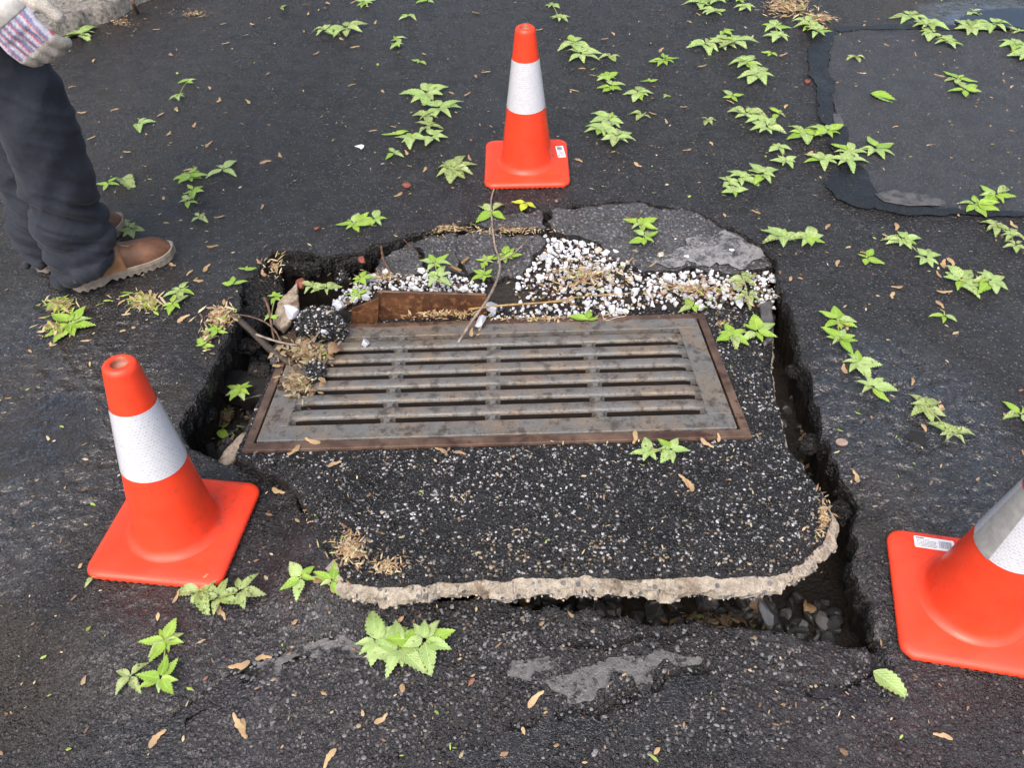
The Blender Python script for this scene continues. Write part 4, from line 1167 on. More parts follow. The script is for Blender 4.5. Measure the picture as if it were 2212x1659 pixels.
film('tar_strip', [(1800, 60), (1900, 56), (2050, 58), (2230, 58), (2230, 66), (2040, 68), (1900, 66), (1810, 70)], .0076, MAT['tar2'], 84, .012)
film('silt_film', [(1885, 422), (1930, 418), (2000, 428), (2040, 440), (2035, 452), (1960, 450), (1910, 440)], .0095, MAT['dusty'], 85, .008)
film('silt_film', [(1800, 250), (1815, 248), (1824, 270), (1818, 282), (1805, 272)], .0095, MAT['dusty'], 86, .008)
film('silt_film', [(530, 1435), (580, 1408), (640, 1402), (700, 1382), (760, 1372), (800, 1366), (830, 1372), (790, 1402), (740, 1420), (660, 1430), (600, 1458), (545, 1462)], .0016, MAT['silt'], 87, .03, .001, 22.)
film('silt_film', [(1115, 1410), (1180, 1420), (1240, 1435), (1300, 1432), (1360, 1422), (1440, 1415), (1505, 1418), (1470, 1450), (1420, 1455), (1390, 1482), (1320, 1478), (1240, 1490), (1180, 1480), (1110, 1450)], .0016, MAT['silt'], 88, .03, .001, 22.)
film('tar_strip', [(1000, 1640), (1080, 1590), (1180, 1570), (1290, 1560), (1380, 1520), (1440, 1490), (1500, 1460), (1540, 1480), (1500, 1530), (1430, 1570), (1340, 1590), (1250, 1610), (1150, 1650), (1060, 1680), (1000, 1690)], .0014, MAT['tar2'], 89, .035, .001, 20.)
film('tar_strip', [(230, 1680), (290, 1620), (340, 1560), (400, 1520), (470, 1470), (540, 1455), (540, 1480), (480, 1510), (430, 1550), (380, 1590), (340, 1650), (320, 1690)], .0014, MAT['tar2'], 90, .035, .001, 20.)
film('tar_strip', [(1690, 1465), (1760, 1475), (1850, 1480), (1940, 1465), (2060, 1450), (2060, 1470), (1960, 1490), (1860, 1510), (1780, 1515), (1720, 1495)], .0014, MAT['tar2'], 91, .035, .001, 20.)
W = np.array([on_plane(p[0], p[1], chunk_z(p[1])) for p in [(1480, 530), (1560, 500), (1610, 520), (1646, 543), (1658, 565), (1600, 580), (1500, 572), (1420, 574), (1400, 560)]])
A = np.column_stack([W[:, :2], np.ones(len(W))]); co_ = np.linalg.lstsq(A, W[:, 2], rcond=None)[0]
me, _ = poly_sheet(W[:, :2], .007, lambda x, y: co_[0] * x + co_[1] * y + co_[2] + .0055, None, [MAT['silt2']], .02, 97, 25., .002, 'silt_film')
tag(link('silt_film', me), kind='structure')
film('puddle', [(2075, 40), (2120, 26), (2200, 22), (2320, 20), (2340, 60), (2220, 64), (2120, 60), (2080, 52)], .0085, MAT['water'], 93, .02, .0002)
# kerb at the far left
KP = [(-200, 150), (60, 110), (132, 84), (200, 55), (262, 30), (330, -8), (420, -60), (300, -160), (-300, 0)]
W = np.array([road_pt(*p)[:2] for p in KP])
me, _ = poly_sheet(W, .014, lambda x, y: .075 + .0 * x, [(.006, .006, .003, 0), (.012, .025, .004, 0), (.02, .09, .006, 0)], [MAT['kerb']], .02, 95, 8., .012, 'kerb')
tag(link('kerb', me), kind='structure')
stick('twig', [(283, -8, .075, .012), (288, 8, .06, .012), (297, 26, 'r', .008)], .010, .008, MAT['twig'], 'dark stick leaning on the kerb at upper left')

# ------------------------------------------------------------------ leaves
def leaf_mesh(seed, W=.52, curl=.10, fold=.10):
    """serrated ovate leaf along +x, length 1, starting at its stalk"""
    r = random.Random(seed); n = 17
    V = []; UV = []; F = []
    bend = r.uniform(-.10, .10)
    for i in range(n + 1):
        t = i / n
        w = W * .5 * (sin(pi * min(1, t ** .72))) ** .9 * (1 - .38 * t) if 0 < i < n else .004
        tooth = (.028 if i % 2 else -.016) if 1 < i < n - 1 else 0
        cz = -curl * (t - .35) ** 2 * 1.6 + .02 * sin(5 * t + seed)
        cy = bend * t * t
        for j, a in enumerate((-1, -.5, 0, .5, 1)):
            ww = w * a + (tooth * (1 if a > 0 else -1) if abs(a) == 1 else 0)
            V.append((t + (.012 if abs(a) == 1 and i % 2 else 0), cy + ww, cz + fold * abs(a) * w * 1.3 + .012 * sin(9 * t + 3 * a + seed) * abs(a)))
            UV.append((.5 + a * .5, t))
    for i in range(n):
        for j in range(4): F.append((i * 5 + j, (i + 1) * 5 + j, (i + 1) * 5 + j + 1, i * 5 + j + 1))
    return V, F, UV
LEAF = {}
for key in 'gpwy':
    LEAF[key] = []
    for i in range(4):
        V, F, UV = leaf_mesh(i * 13 + ord(key), W=[.50, .58, .64, .54][i], curl=[.06, .12, .04, .16][i] * (1.8 if key == 'w' else 1), fold=[.12, .22, .06, .18][i] * (2.0 if key == 'w' else 1))
        me = mesh_from('leaf', V, F, [MAT['leaf_' + key]], None, True)
        ul = me.uv_layers.new(name='UVMap')
        for lp in me.loops: ul.data[lp.index].uv = UV[lp.vertex_index]
        LEAF[key].append(me)
SPRIGS = [
 # x, y, width, height, kind, leaves, surface, label
 (170, 79, 68, 26, 'p', 5, 'r', 'pale leaf sprig on the road just right of the worker\'s glove'),
 (394, 195, 50, 52, 'g', 6, 'r', 'bright green sprig in two tufts, alone on the road right of the worker\'s thigh'),
 (299, 271, 58, 26, 'p', 3, 'r', 'pale three-leaf sprig alone on the road right of the worker\'s knee'),
 (233, 403, 40, 26, 'g', 4, 'r', 'small bright green sprig beside the worker\'s shin'),
 (279, 397, 30, 24, 'w', 1, 'r', 'single curled yellowish leaf next to the small sprig by the worker\'s shin'),
 (410, 386, 52, 36, 'g', 5, 'r', 'bright green sprig joined end to end with a pale one, above the boot toe'),
 (482, 372, 62, 34, 'p', 4, 'r', 'pale sprig stretching right from a bright green one, above the boot toe'),
 (412, 427, 62, 40, 'g', 6, 'r', 'low bright green sprig just below the joined green and pale pair'),
 (786, 10, 36, 20, 'p', 5, 'r', 'pale sprig at the top edge, left of the rear cone'),
 (925, 5, 36, 20, 'g', 4, 'r', 'bright green sprig cut by the top edge left of the rear cone'),
 (607, 20, 26, 10, 'g', 2, 'r', 'tiny green leaf pair near the top edge above the worker\'s side of road'),
 (728, 62, 86, 32, 'p', 9, 'r', 'wide pale sprig with many leaves, far left of the rear cone tip'),
 (881, 39, 38, 18, 'g', 4, 'r', 'small bright sprig above the star-shaped pale one'),
 (866, 93, 46, 24, 'p', 6, 'r', 'star-shaped pale sprig left of the rear cone band'),
 (906, 136, 29, 18, 'g', 3, 'r', 'tiny three-leaf green sprig left of the rear cone band'),
 (933, 222, 112, 60, 'p', 9, 'r', 'largest pale smooth-leaved sprig left of the rear cone'),
 (916, 266, 76, 40, 'w', 7, 'r', 'wilted sprig tucked under the largest pale one'),
 (851, 298, 42, 38, 'g', 3, 'r', 'bright three-leaf sprig left of the rear cone base'),
 (911, 306, 80, 42, 'p', 7, 'r', 'pale fan sprig left of the rear cone base, right of the bright three-leaf one'),
 (851, 335, 36, 20, 'g', 4, 'r', 'small dull green sprig below the bright three-leaf one'),
 (978, 373, 82, 40, 'w', 5, 'r', 'mottled green sprig nearest the left corner of the rear cone base'),
 (1201, 28, 45, 48, 'p', 8, 'r', 'tall pale sprig right of the rear cone tip'),
 (1254, 108, 90, 42, 'p', 8, 'r', 'pale and brown sprig right of the rear cone band'),
 (1319, 126, 40, 24, 'w', 4, 'r', 'limp faded sprig at mid-distance, right of the pale and brown one'),
 (1434, 134, 46, 24, 'g', 5, 'r', 'neat bright sprig alone in the upper middle right'),
 (1306, 180, 72, 40, 'g', 8, 'r', 'bushy bright sprig right of the rear cone body'),
 (1379, 206, 56, 26, 'p', 5, 'r', 'pale fan sprig with a curved stem, right of the bushy bright one'),
 (1404, 181, 32, 16, 'g', 3, 'r', 'little green tip at the upper end of the curved stem'),
 (1441, 210, 18, 12, 'g', 2, 'r', 'tiny leaf pair on bare road right of the pale fan sprig'),
 (1314, 284, 118, 80, 'p', 14, 'r', 'biggest pale leafy shoot, right of the rear cone base'),
 (1388, 253, 40, 24, 'w', 3, 'r', 'three-leaf dull sprig above the biggest pale shoot\'s right end'),
 (1529, 265, 40, 30, 'w', 3, 'r', 'crumpled dark green leaf bunch between two large pale shoots'),
 (1529, 5, 70, 22, 'p', 6, 'r', 'pale sprig cut by the top edge, left one of a pair'),
 (1602, 10, 54, 28, 'p', 7, 'r', 'pale sprig cut by the top edge, right one of a pair'),
 (1544, 29, 42, 24, 'p', 5, 'r', 'pale star sprig just below the top-edge pair'),
 (1564, 71, 38, 22, 'g', 3, 'r', 'bright green leaves above the long flat pale spray'),
 (1557, 97, 118, 26, 'p', 10, 'r', 'long flat pale spray with gaps, upper right of the rear cone'),
 (1614, 151, 86, 48, 'p', 9, 'r', 'wide pale maple-like sprig left of the tar strip'),
 (1582, 213, 52, 26, 'g', 4, 'r', 'small green sprig with a seed across it, below the wide pale one'),
 (1627, 266, 114, 60, 'p', 12, 'r', 'large pale shoot left of the lower tar strip'),
 (1576, 407, 66, 42, 'p', 6, 'r', 'lower left half of the long pale pair below the large shoot'),
 (1622, 383, 88, 38, 'p', 8, 'r', 'upper right half of the long pale pair below the large shoot'),
 (1681, 70, 66, 36, 'p', 7, 'r', 'pale sprig at the left edge of the seed pile'),
 (1739, 62, 92, 40, 'p', 11, 'r', 'dense pale sprig lying on the seed pile'),
 (1666, 119, 32, 18, 'g', 3, 'r', 'small green sprig below the seed pile'),
 (1982, 47, 82, 32, 'p', 8, 'r', 'pale sprig on the upper seam of the road patch'),
 (2114, 55, 92, 34, 'p', 8, 'r', 'glossy pale sprig at the edge of the puddle'),
 (2029, 84, 78, 32, 'p', 7, 'r', 'pale sprig on the road patch, left of the right-edge one'),
 (2196, 110, 80, 38, 'p', 8, 'r', 'pale sprig cut by the right edge on the road patch'),
 (2102, 28, 40, 16, 'p', 3, 'r', 'small pale sprig standing at the back of the puddle'),
 (2072, 186, 78, 40, 'g', 6, 'r', 'bright green sprig in the middle of the road patch'),
 (1913, 213, 30, 24, 'g', 1, 'r', 'single bright folded leaf in the middle of the road patch'),
 (1849, 126, 54, 16, 'w', 3, 'r', 'flat dull sprig at the upper left of the road patch'),
 (1761, 288, 90, 44, 'g', 8, 'r', 'bright green sprig across the tar strip'),
 (1681, 250, 38, 24, 'g', 4, 'r', 'small green sprig right of the large pale shoot'),
 (1694, 337, 62, 54, 'p', 7, 'r', 'green and pale sprig left of the tar strip\'s lower bend'),
 (1802, 348, 86, 40, 'p', 7, 'r', 'left pale fan of the pair at the tar strip\'s lower bend'),
 (1858, 322, 98, 42, 'p', 7, 'r', 'right pale fan of the pair at the tar strip\'s lower bend'),
 (2200, 72, 40, 18, 'p', 4, 'r', 'pale sprig at the right edge beside the puddle'),
 (2127, 435, 100, 50, 'g', 7, 'r', 'bright smooth-leaved sprig at the lower edge of the road patch'),
 (270, 498, 76, 40, 'w', 8, 'r', 'drooping green sprig behind the boot'),
 (429, 475, 42, 34, 'p', 4, 'r', 'pale four-leaf sprig above the boot toe'),
 (378, 646, 74, 50, 'g', 6, 'r', 'bright sprig at the right end of the litter heap under the boot'),
 (150, 708, 76, 46, 'g', 5, 'r', 'bright sprig at the lower end of the litter heap by the heel'),
 (455, 735, 56, 56, 'g', 6, 'r', 'green sprig mixed with dry keys on the rim of the left hole'),
 (503, 620, 40, 28, 'g', 3, 'r', 'small folded green key cluster on the rim, left of the mortar slab'),
 (531, 590, 32, 24, 'g', 3, 'r', 'smallest green key cluster near the back left corner of the hole'),
 (788, 481, 80, 34, 'g', 7, 'r', 'bright sprig on the road just behind the broken edge'),
 (1064, 463, 78, 40, 'p', 4, 'c', 'pale big-leaved sprig under the top of the leafy twig'),
 (936, 588, 78, 56, 'p', 7, -.012, 'pale green sprig on the left stretch of white gravel'),
 (1055, 585, 60, 56, 'g', 7, 'c', 'spotted green leaves left of the twig fork'),
 (1090, 563, 50, 52, 'g', 5, 'c', 'spotted green leaves right of the twig fork'),
 (690, 628, 66, 42, 'w', 6, .008, 'half-wilted sprig on top of the asphalt lump'),
 (773, 623, 60, 62, 'g', 6, -.015, 'upright green sprig at the left end of the gravel'),
 (592, 668, 34, 76, 'g', 7, -.03, 'chain of green leaves hanging down inside the left hole'),
 (1135, 444, 44, 30, 'y', 3, 'r', 'yellow-green three-leaf sprig in front of the rear cone'),
 (1384, 503, 78, 56, 'g', 7, 'c', 'bright sprig on the broad broken asphalt plate'),
 (1270, 698, 62, 38, 'g', 3, 's', 'green three-leaf sprig on the back rim of the grate'),
 (1496, 671, 50, 38, 'g', 4, 's', 'green sprig at the right end of the grate\'s back rim'),
 (1607, 723, 98, 48, 'g', 7, 's', 'bright sprig on the slab right of the grate'),
 (1612, 625, 78, 62, 'w', 6, 'b', 'faded spotted sprig on the right end of the gravel'),
 (1719, 518, 96, 46, 'p', 8, 'r', 'pale sprig on the road right of the broad asphalt plate'),
 (1970, 543, 82, 70, 'p', 9, 'r', 'pale star-like sprig in the middle of the road right of the hole'),
 (1872, 563, 48, 28, 'g', 4, 'r', 'small bright sprig left of the pale star-like one'),
 (2104, 610, 110, 54, 'p', 9, 'r', 'long pale sprig right of the pale star-like one'),
 (2178, 515, 84, 72, 'w', 10, 'r', 'large faded sprig at the right edge below the road patch'),
 (1812, 716, 90, 70, 'g', 8, 'r', 'dark-spotted green sprig right of the gap, with two keys'),
 (2042, 690, 50, 50, 'g', 3, 'r', 'green sprig with one see-through leaf, right of the dark-spotted one'),
 (1855, 815, 104, 90, 'p', 7, 'r', 'pale large-leaved sprig with seeds, right of the long gap'),
 (520, 850, 48, 38, 'g', 5, -.12, 'green sprig lying on the dark pipe slab in the left hole'),
 (484, 942, 26, 18, 'g', 1, 'p', 'single green leaf on the stones in the left hole'),
 (1424, 980, 88, 50, 'p', 7, 's', 'limp green sprig on the slab in front of the grate'),
 (2024, 912, 92, 96, 'w', 8, 'r', 'wilted clump of leaves and dry keys on the wet right side'),
 (2205, 903, 70, 44, 'p', 4, 'r', 'pale leaves cut by the right edge above the right cone'),
 (203, 1252, 30, 18, 'g', 2, 'r', 'green leaf tip sticking out under the left cone'),
 (478, 1292, 165, 88, 'w', 10, 'r', 'wide faded sprig under the front corner of the left cone'),
 (352, 1430, 108, 128, 'g', 9, 'r', 'bright yellow-green sprig at the lower left'),
 (282, 1472, 76, 76, 'w', 4, 'r', 'grey-green limp sprig left of the bright one at lower left'),
 (686, 1256, 132, 56, 'g', 6, 'r', 'green sprig with dry keys at the front left corner of the slab'),
 (866, 1400, 196, 160, 'p', 14, 'r', 'largest pale serrated sprig in the foreground'),
 (1927, 1483, 50, 56, 'p', 1, 'r', 'single pale serrated leaf in front of the right cone'),
]
def make_sprig(px, py, w, h, kind, n, surf, label, seed):
    r = random.Random(seed)
    c = np.array(surf_pt(px, py, surf, .003))
    dpt = depth_of(c); alpha = math.asin((CAM_H - c[2]) / np.linalg.norm(c - [0, 0, CAM_H]))
    wm, hm = 1.28 * w * dpt / FPX, 1.28 * h * dpt / FPX / sin(alpha)
    t = thing('leaf_sprig', label, 'leaves', c, group='leaf sprigs blown onto the road')
    if n == 1:
        L = max(hypot(wm, hm) * .85, .03)
        o = link('leaf', LEAF[kind][1], t, (-.5 * L * .67, .5 * L * .75, .005), (0, .05, radians(-50))); o.scale = (L,) * 3
        return
    k = 1 if n <= 5 else (2 if n <= 9 else 3)
    n = int(round(n * 1.7)) if n > 4 else n
    if wm > 2.0 * hm and n >= 5: k = max(k, 2)
    cs = []
    for i in range(k):
        if k == 1: cs.append((0, 0.08 * hm))
        else:
            f = (i / (k - 1) - .5)
            if wm >= hm * .9: cs.append((f * wm * .42, r.uniform(-.12, .12) * hm))
            else: cs.append((r.uniform(-.12, .12) * wm, -f * hm * .45))
    L0 = min(max(.52 * min(max(wm / (1 if k == 1 else 1.45 if k == 2 else 1.9), .02), max(hm, wm * .5)), .024), .095)
    stem = MB()
    left = n; z0 = .004
    for i, (cx_, cy_) in enumerate(cs):
        m = int(round(left / (k - i))); left -= m
        a0 = r.uniform(0, 2 * pi) if k > 1 else radians(r.choice([-90, -60, -120, 90, 0]))
        span = 2 * pi * (.92 if m >= 4 else .6)
        for j in range(m):
            a = a0 + span * ((j + .5) / m - .5) * 1.0 + r.uniform(-.22, .22)
            L = L0 * r.uniform(.58, 1.18)
            bx, by = cx_ + cos(a) * L * .07, cy_ + sin(a) * L * .07
            kk = kind
            if kind in 'gp' and r.random() < .14: kk = 'p' if kind == 'g' else 'g'
            if kind in 'gp' and r.random() < .08: kk = 'w'
            o = link('leaf', LEAF[kk][r.randrange(4)], t, (bx, by, z0 + r.uniform(0, .004)), (r.uniform(-.16, .16), r.uniform(-.03, .07), a))
            o.scale = (L, L * r.uniform(.85, 1.1), L)
            z0 += .0009
            stem.tube([(cx_, cy_, .006), (bx, by, .008)], .0011, 5)
        if i: stem.tube([(cs[i - 1][0], cs[i - 1][1], .006), ((cs[i - 1][0] + cx_) / 2, (cs[i - 1][1] + cy_) / 2 + .004, .010), (cx_, cy_, .006)], .0014, 5)
    a = r.uniform(.3, 2.6); stem.tube([(cs[0][0], cs[0][1], .006), (cs[0][0] + L0 * .3 * cos(a), cs[0][1] + L0 * .3 * sin(a), .008), (cs[0][0] + L0 * .6 * cos(a + .3), cs[0][1] + L0 * .6 * sin(a + .3), .005)], .0014, 5)
    stem.build('stem', [MAT['stem']], t)
from math import hypot
for i, s in enumerate(SPRIGS): make_sprig(*s, seed=500 + i)

# ------------------------------------------------------------------ maple keys
def key_mesh(seed):
    r = random.Random(seed); n = 9; V = []; F = []; UV = []
    for i in range(n + 1):
        t = i / n
        w = .07 + .03 * sin(t * 6) if t < .25 else .05 + .125 * sin(pi * min(1, (t - .2) / .85) ** 1.25) ** .8
        if i == 0: w = .05
        if i == n: w = .05
        cy = -.10 * sin(pi * t) * r.uniform(.3, 1.3) + .05 * (t - .5) * r.uniform(.6, 1.4)
        th = .055 * (1 - sstep(.2, .36, t)) + .006
        for a in (-1, 0, 1):
            V.append((t, cy + w * a, th * (1 if a == 0 else .25) + .03 * sin(2.6 * t + seed))); UV.append((t, .5 + a * .5))
    for i in range(n):
        for j in range(2): F.append((i * 3 + j, (i + 1) * 3 + j, (i + 1) * 3 + j + 1, i * 3 + j + 1))
    me = mesh_from('maple_key', V, F, [MAT['seed']], None, True)
    ul = me.uv_layers.new(name='UVMap')
    for lp in me.loops: ul.data[lp.index].uv = UV[lp.vertex_index]
    return me
KEY = [key_mesh(i) for i in range(5)]
KEYS = [(203,131,70),(154,188,25),(248,237,20),(347,247,35),(177,242,0),(275,328,-5),(197,298,20),(364,288,45),(421,270,60),(338,63,0),(482,51,15),(488,93,15),(370,117,-30),(383,236,-60),(472,216,70),(535,220,-45),(452,312,40),(407,367,15),(530,75,5),(545,51,-30),(452,190,-45),(125,110,80),
 (578,159,45),(683,114,25),(767,101,10),(660,10,0),(709,6,-30),(764,4,20),(665,29,70),(738,83,-30),(760,184,20),(828,197,-50),(917,116,-30),(1050,155,10),(806,282,10),(849,274,-15),(877,330,-60),(1015,341,-70),(606,335,-70),(573,350,15),(917,366,60),(890,207,-50),(975,201,-35),(1010,203,30),(1028,27,-15),(1027,165,-70),(656,68,-80),(812,48,60),(940,192,25),
 (1165,63,10),(1324,73,-55),(1306,84,5),(1257,148,-10),(1280,162,-15),(1240,195,-15),(1508,31,-30),(1489,47,-30),(1429,108,40),(1626,80,70),(1477,230,0),(1410,245,-20),(1438,262,-60),(1536,310,-60),(1484,323,12),(1378,355,-30),(1250,347,-25),(1577,220,-35),(1516,142,10),
 (1692,118,20),(1865,54,35),(1841,63,-70),(1915,99,-35),(1966,85,-20),(1882,109,10),(1934,138,5),(1977,117,-70),(1977,146,-70),(1997,155,35),(2039,143,-60),(2079,171,-60),(2029,163,-15),(2171,159,25),(2185,165,60),(2175,178,-35),(2152,186,75),(2187,188,30),(1859,158,0),(1815,178,10),(1842,186,5),(1900,199,25),(1937,163,-15),(1927,275,5),(1914,368,-30),(1922,355,0),(1937,365,80),(2114,213,50),(2105,227,-60),(2149,212,-10),(2145,269,20),(1750,332,50),(1698,230,60),(2012,313,15),
 (474,468,15),(459,531,5),(373,571,-20),(410,590,45),(429,606,-5),(189,734,15),(276,712,20),(447,579,50),(397,689,30),(566,447,70),(860,420,30),(1633,458,-20),
 (1788,490,55),(1916,510,-20),(1872,548,-8),(1810,569,75),(1937,619,0),(1929,638,85),(2028,593,-60),(2040,570,80),(2053,566,-60),(2040,629,0),(2030,658,-45),(1825,797,-80),(1970,825,75),(2072,461,80),(2079,455,-50),(2190,485,-50),(1935,490,85),
 (635,973,35,'s'),(676,952,-15,'s'),(723,1003,15,'s'),(953,974,-20,'s'),(993,980,-10,'s'),(580,1006,15,'r'),(603,1018,50,'r'),(602,1060,-10,'r'),
 (1370,945,80,'s'),(1551,946,-80,'s'),(1478,1040,-40,'s'),(1490,1050,-55,'s'),(1528,957,-30,'s'),(1848,1030,-65,'r'),
 (341,1597,45),(516,1560,-62),(528,1575,-75),(517,1436,10),(823,1553,40),(713,1640,62),(570,1423,0),(1158,1512,45),(2036,1592,-12),
 (1036,715,60,'s'),(1020,718,75,'s'),(1815,700,70),(1835,705,60),(1868,795,80),(1850,790,60),(2005,885,70),(2030,890,35),(1995,925,-70),(2050,935,-15),(2030,880,80),
 (470,1315,-70),(412,1275,10),(380,1290,60),(682,1250,-20),(715,1270,-60),(480,1330,-60),(330,645,-60),(330,668,-5),(560,565,-50),(570,590,-70)]
def key_label(px, py, sf):
    if sf == 's': return 'dry tan maple key on the slab or grate', 'keys on the slab'
    if py > 1200: return 'large tan maple key in the foreground of the road', 'keys in the foreground'
    if px > 1700 and py < 440: return 'tan maple key scattered on the road patch at upper right', 'keys on the road patch'
    if px > 1650: return 'tan maple key on the road right of the hole', 'keys right of the hole'
    if px > 1140: return 'tan maple key on the road right of the rear cone', 'keys right of the rear cone'
    if px > 550: return 'tan maple key on the road left of the rear cone', 'keys left of the rear cone'
    return 'tan maple key on the road by the worker', 'keys by the worker'
for i, kk in enumerate(KEYS):
    px, py, an = kk[:3]; sf = kk[3] if len(kk) > 3 else 'r'
    L = random.uniform(.026, .043)
    a = surf_pt(px, py, sf, .002); b_ = surf_pt(px + 10 * cos(radians(an)), py - 10 * sin(radians(an)), sf, .002)
    wa = math.atan2(b_[1] - a[1], b_[0] - a[0])
    if random.random() < .5: wa += pi
    o = link('maple_key', KEY[i % 5], None, (a[0] - cos(wa) * L / 2, a[1] - sin(wa) * L / 2, a[2] + .001), (random.uniform(-.2, .2), 0, wa)); o.scale = (L, L * random.uniform(.8, 1.05) * random.choice([1, -1]), L)
    lb, gr = key_label(px, py, sf); tag(o, lb, 'maple key', gr)

# ------------------------------------------------------------------ crumbs and heaps of litter
def flakes(name, pos, size, cols, parent=None, label=None, lift=.004, aspect=(.2, .6)):
    n = len(pos)
    base = np.array([(-1, 0, 0), (-.3, -.9, .2), (.5, -.8, 0), (1, 0, .15), (.4, .9, 0), (-.4, .8, .25)], float)
    asp = RNG.uniform(*aspect, n)
    B = base[None] * np.stack([size, size * asp, size * .5], -1)[:, None, :] * (1 + RNG.uniform(-.25, .25, (n, 6, 3)))
    a = RNG.uniform(0, 2 * pi, n); c, s = np.cos(a)[:, None], np.sin(a)[:, None]
    P = B.copy(); P[..., 0] = B[..., 0] * c - B[..., 1] * s; P[..., 1] = B[..., 0] * s + B[..., 1] * c
    P[..., 2] += RNG.uniform(-.35, .35, (n, 1)) * B[..., 0]
    P += np.asarray(pos)[:, None, :]; P[..., 2] += lift * .3
    F = (np.array([[0, 1, 2, 3, 4, 5]])[None] + (np.arange(n) * 6)[:, None, None]).reshape(-1, 6)
    o = link(name, mesh_from(name, P.reshape(-1, 3), F, [MAT['litter']], None, False, {'tint': np.repeat(cols, 6, 0)}), parent)
    tag(o, kind='stuff')
    return o
PAL = np.array([(.42, .31, .17), (.33, .22, .11), (.22, .13, .07), (.48, .40, .24), (.27, .38, .07), (.22, .10, .06), (.50, .44, .30)])
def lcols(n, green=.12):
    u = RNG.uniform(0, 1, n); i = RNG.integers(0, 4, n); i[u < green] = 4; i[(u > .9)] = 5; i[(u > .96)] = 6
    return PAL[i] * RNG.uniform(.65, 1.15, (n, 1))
# thin scatter over the whole road
n = 4200
px = RNG.uniform(-60, 2270, n); py = RNG.uniform(-10, 1650, n) ** 1.0
prob = np.where(py < 430, .9, np.where(py < 700, .5, .28)) * (.35 + 1.0 * vnoise(px / 130., py / 80., 9))
k = RNG.uniform(0, 1, n) < prob
pts = np.array([on_plane(a, b) for a, b in zip(px[k], py[k])])
k = ~inside(HOLE, pts[:, 0], pts[:, 1]); pts = pts[k]
for c in CONES: pts = pts[np.hypot(pts[:, 0] - c['xy'][0], pts[:, 1] - c['xy'][1]) > .18]
pts[:, 2] = gz(pts[:, 0], pts[:, 1]) + .003
o = flakes('plant_crumbs', pts, RNG.uniform(.002, .0105, len(pts)) * RNG.uniform(.4, 1, len(pts)), lcols(len(pts)))
tag(o, 'fine dry flower and seed crumbs scattered over the road', 'crumbs')
def heap(name, px, py, rx, ry, n, surf, label, green=.15, sz=(.004, .016), height=.012, asp=(.10, .32), dim=1.0):
    th = RNG.uniform(0, 2 * pi, n); r_ = np.abs(RNG.normal(0, .55, n)) * (.75 + .5 * vnoise(np.cos(th) * 1.7 + px, np.sin(th) * 1.7 + py, 4))
    P = np.array([surf_pt(px + rx * a * cos(t), py + ry * a * sin(t), surf, .003) for a, t in zip(r_, th)])
    P[:, 2] += height * np.clip(1 - r_, 0, 1) * RNG.uniform(.2, 1, n)
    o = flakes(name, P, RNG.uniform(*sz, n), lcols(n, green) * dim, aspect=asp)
    return tag(o, label, 'litter')
heap('litter_heap', 310, 655, 56, 22, 230, 'r', 'heap of dry keys and green bits under the boot', .45, (.005, .020))
heap('litter_heap', 130, 662, 46, 20, 170, 'r', 'heap of dry keys and green bits behind the heel', .4, (.005, .020))
heap('litter_heap', 118, 712, 44, 32, 120, 'r', 'brown seed litter at the lower left end of the boot heap', .25)
heap('litter_heap', 478, 684, 38, 28, 280, 'r', 'heap of tan seed scales on the rim of the left hole', .12)
heap('litter_heap', 447, 735, 24, 30, 70, 'r', 'small heap of dry keys hanging over the rim of the left hole', .2)
heap('litter_heap', 1700, 15, 60, 24, 360, 'r', 'drift of dry maple keys at the top edge, by the tar strip', .05, (.008, .022))
heap('litter_heap', 1765, 42, 42, 16, 160, 'r', 'tail of the key drift beside the dense pale sprig', .08, (.008, .020))
heap('litter_heap', 758, 1188, 42, 40, 260, 's', 'tan seed litter packed into the left front crack of the slab', .04, (.003, .010), .006)
heap('litter_heap', 838, 1225, 50, 20, 140, 's', 'seed litter trailing along the front edge of the slab', .04, (.003, .008), .004)
heap('litter_heap', 672, 1090, 14, 40, 70, 'r', 'line of seed crumbs along the crack left of the slab', .06, (.003, .008), .004)
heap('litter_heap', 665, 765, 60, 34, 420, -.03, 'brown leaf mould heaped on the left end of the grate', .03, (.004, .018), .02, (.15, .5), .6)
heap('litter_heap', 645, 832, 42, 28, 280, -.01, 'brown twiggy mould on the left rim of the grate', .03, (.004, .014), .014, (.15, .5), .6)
heap('litter_heap', 960, 495, 90, 14, 260, 'c', 'reddish seed litter along the crack behind the sunken pieces', .03, (.003, .011), .008)
heap('litter_heap', 1110, 500, 90, 9, 180, 'c', 'reddish seed litter in the crack in front of the rear cone', .03, (.003, .010), .006)
heap('litter_heap', 830, 600, 90, 14, 150, -.03, 'brown seed bits along the back of the left gravel stretch', .05, (.003, .010), .008)
heap('litter_heap', 1260, 598, 120, 50, 260, -.022, 'brown leaf scraps mixed into the white gravel', .06, (.004, .016), .012)
heap('litter_heap', 1500, 628, 150, 26, 220, -.030, 'brown leaf scraps in the right stretch of gravel', .06, (.004, .014), .012)
heap('litter_heap', 960, 680, 110, 12, 150, -.055, 'damp leaf scraps along the foot of the rusty plate', .06, (.004, .012), .008)
heap('litter_heap', 1180, 690, 150, 7, 110, -.068, 'damp leaf scraps along the back rim of the grate', .06, (.004, .010), .004)
heap('litter_heap', 1560, 700, 34, 30, 60, 's', 'brown crumbs on the slab right of the grate', .05, (.003, .008), .003)
heap('litter_heap', 1780, 1120, 20, 60, 110, 's', 'reddish crumbs on the right front corner of the slab', .02, (.003, .010), .004)
heap('litter_heap', 1560, 1345, 150, 26, 120, 'p', 'brown leaf litter under the lifted slab front', .03, (.004, .013), .02, (.15, .5), .25)
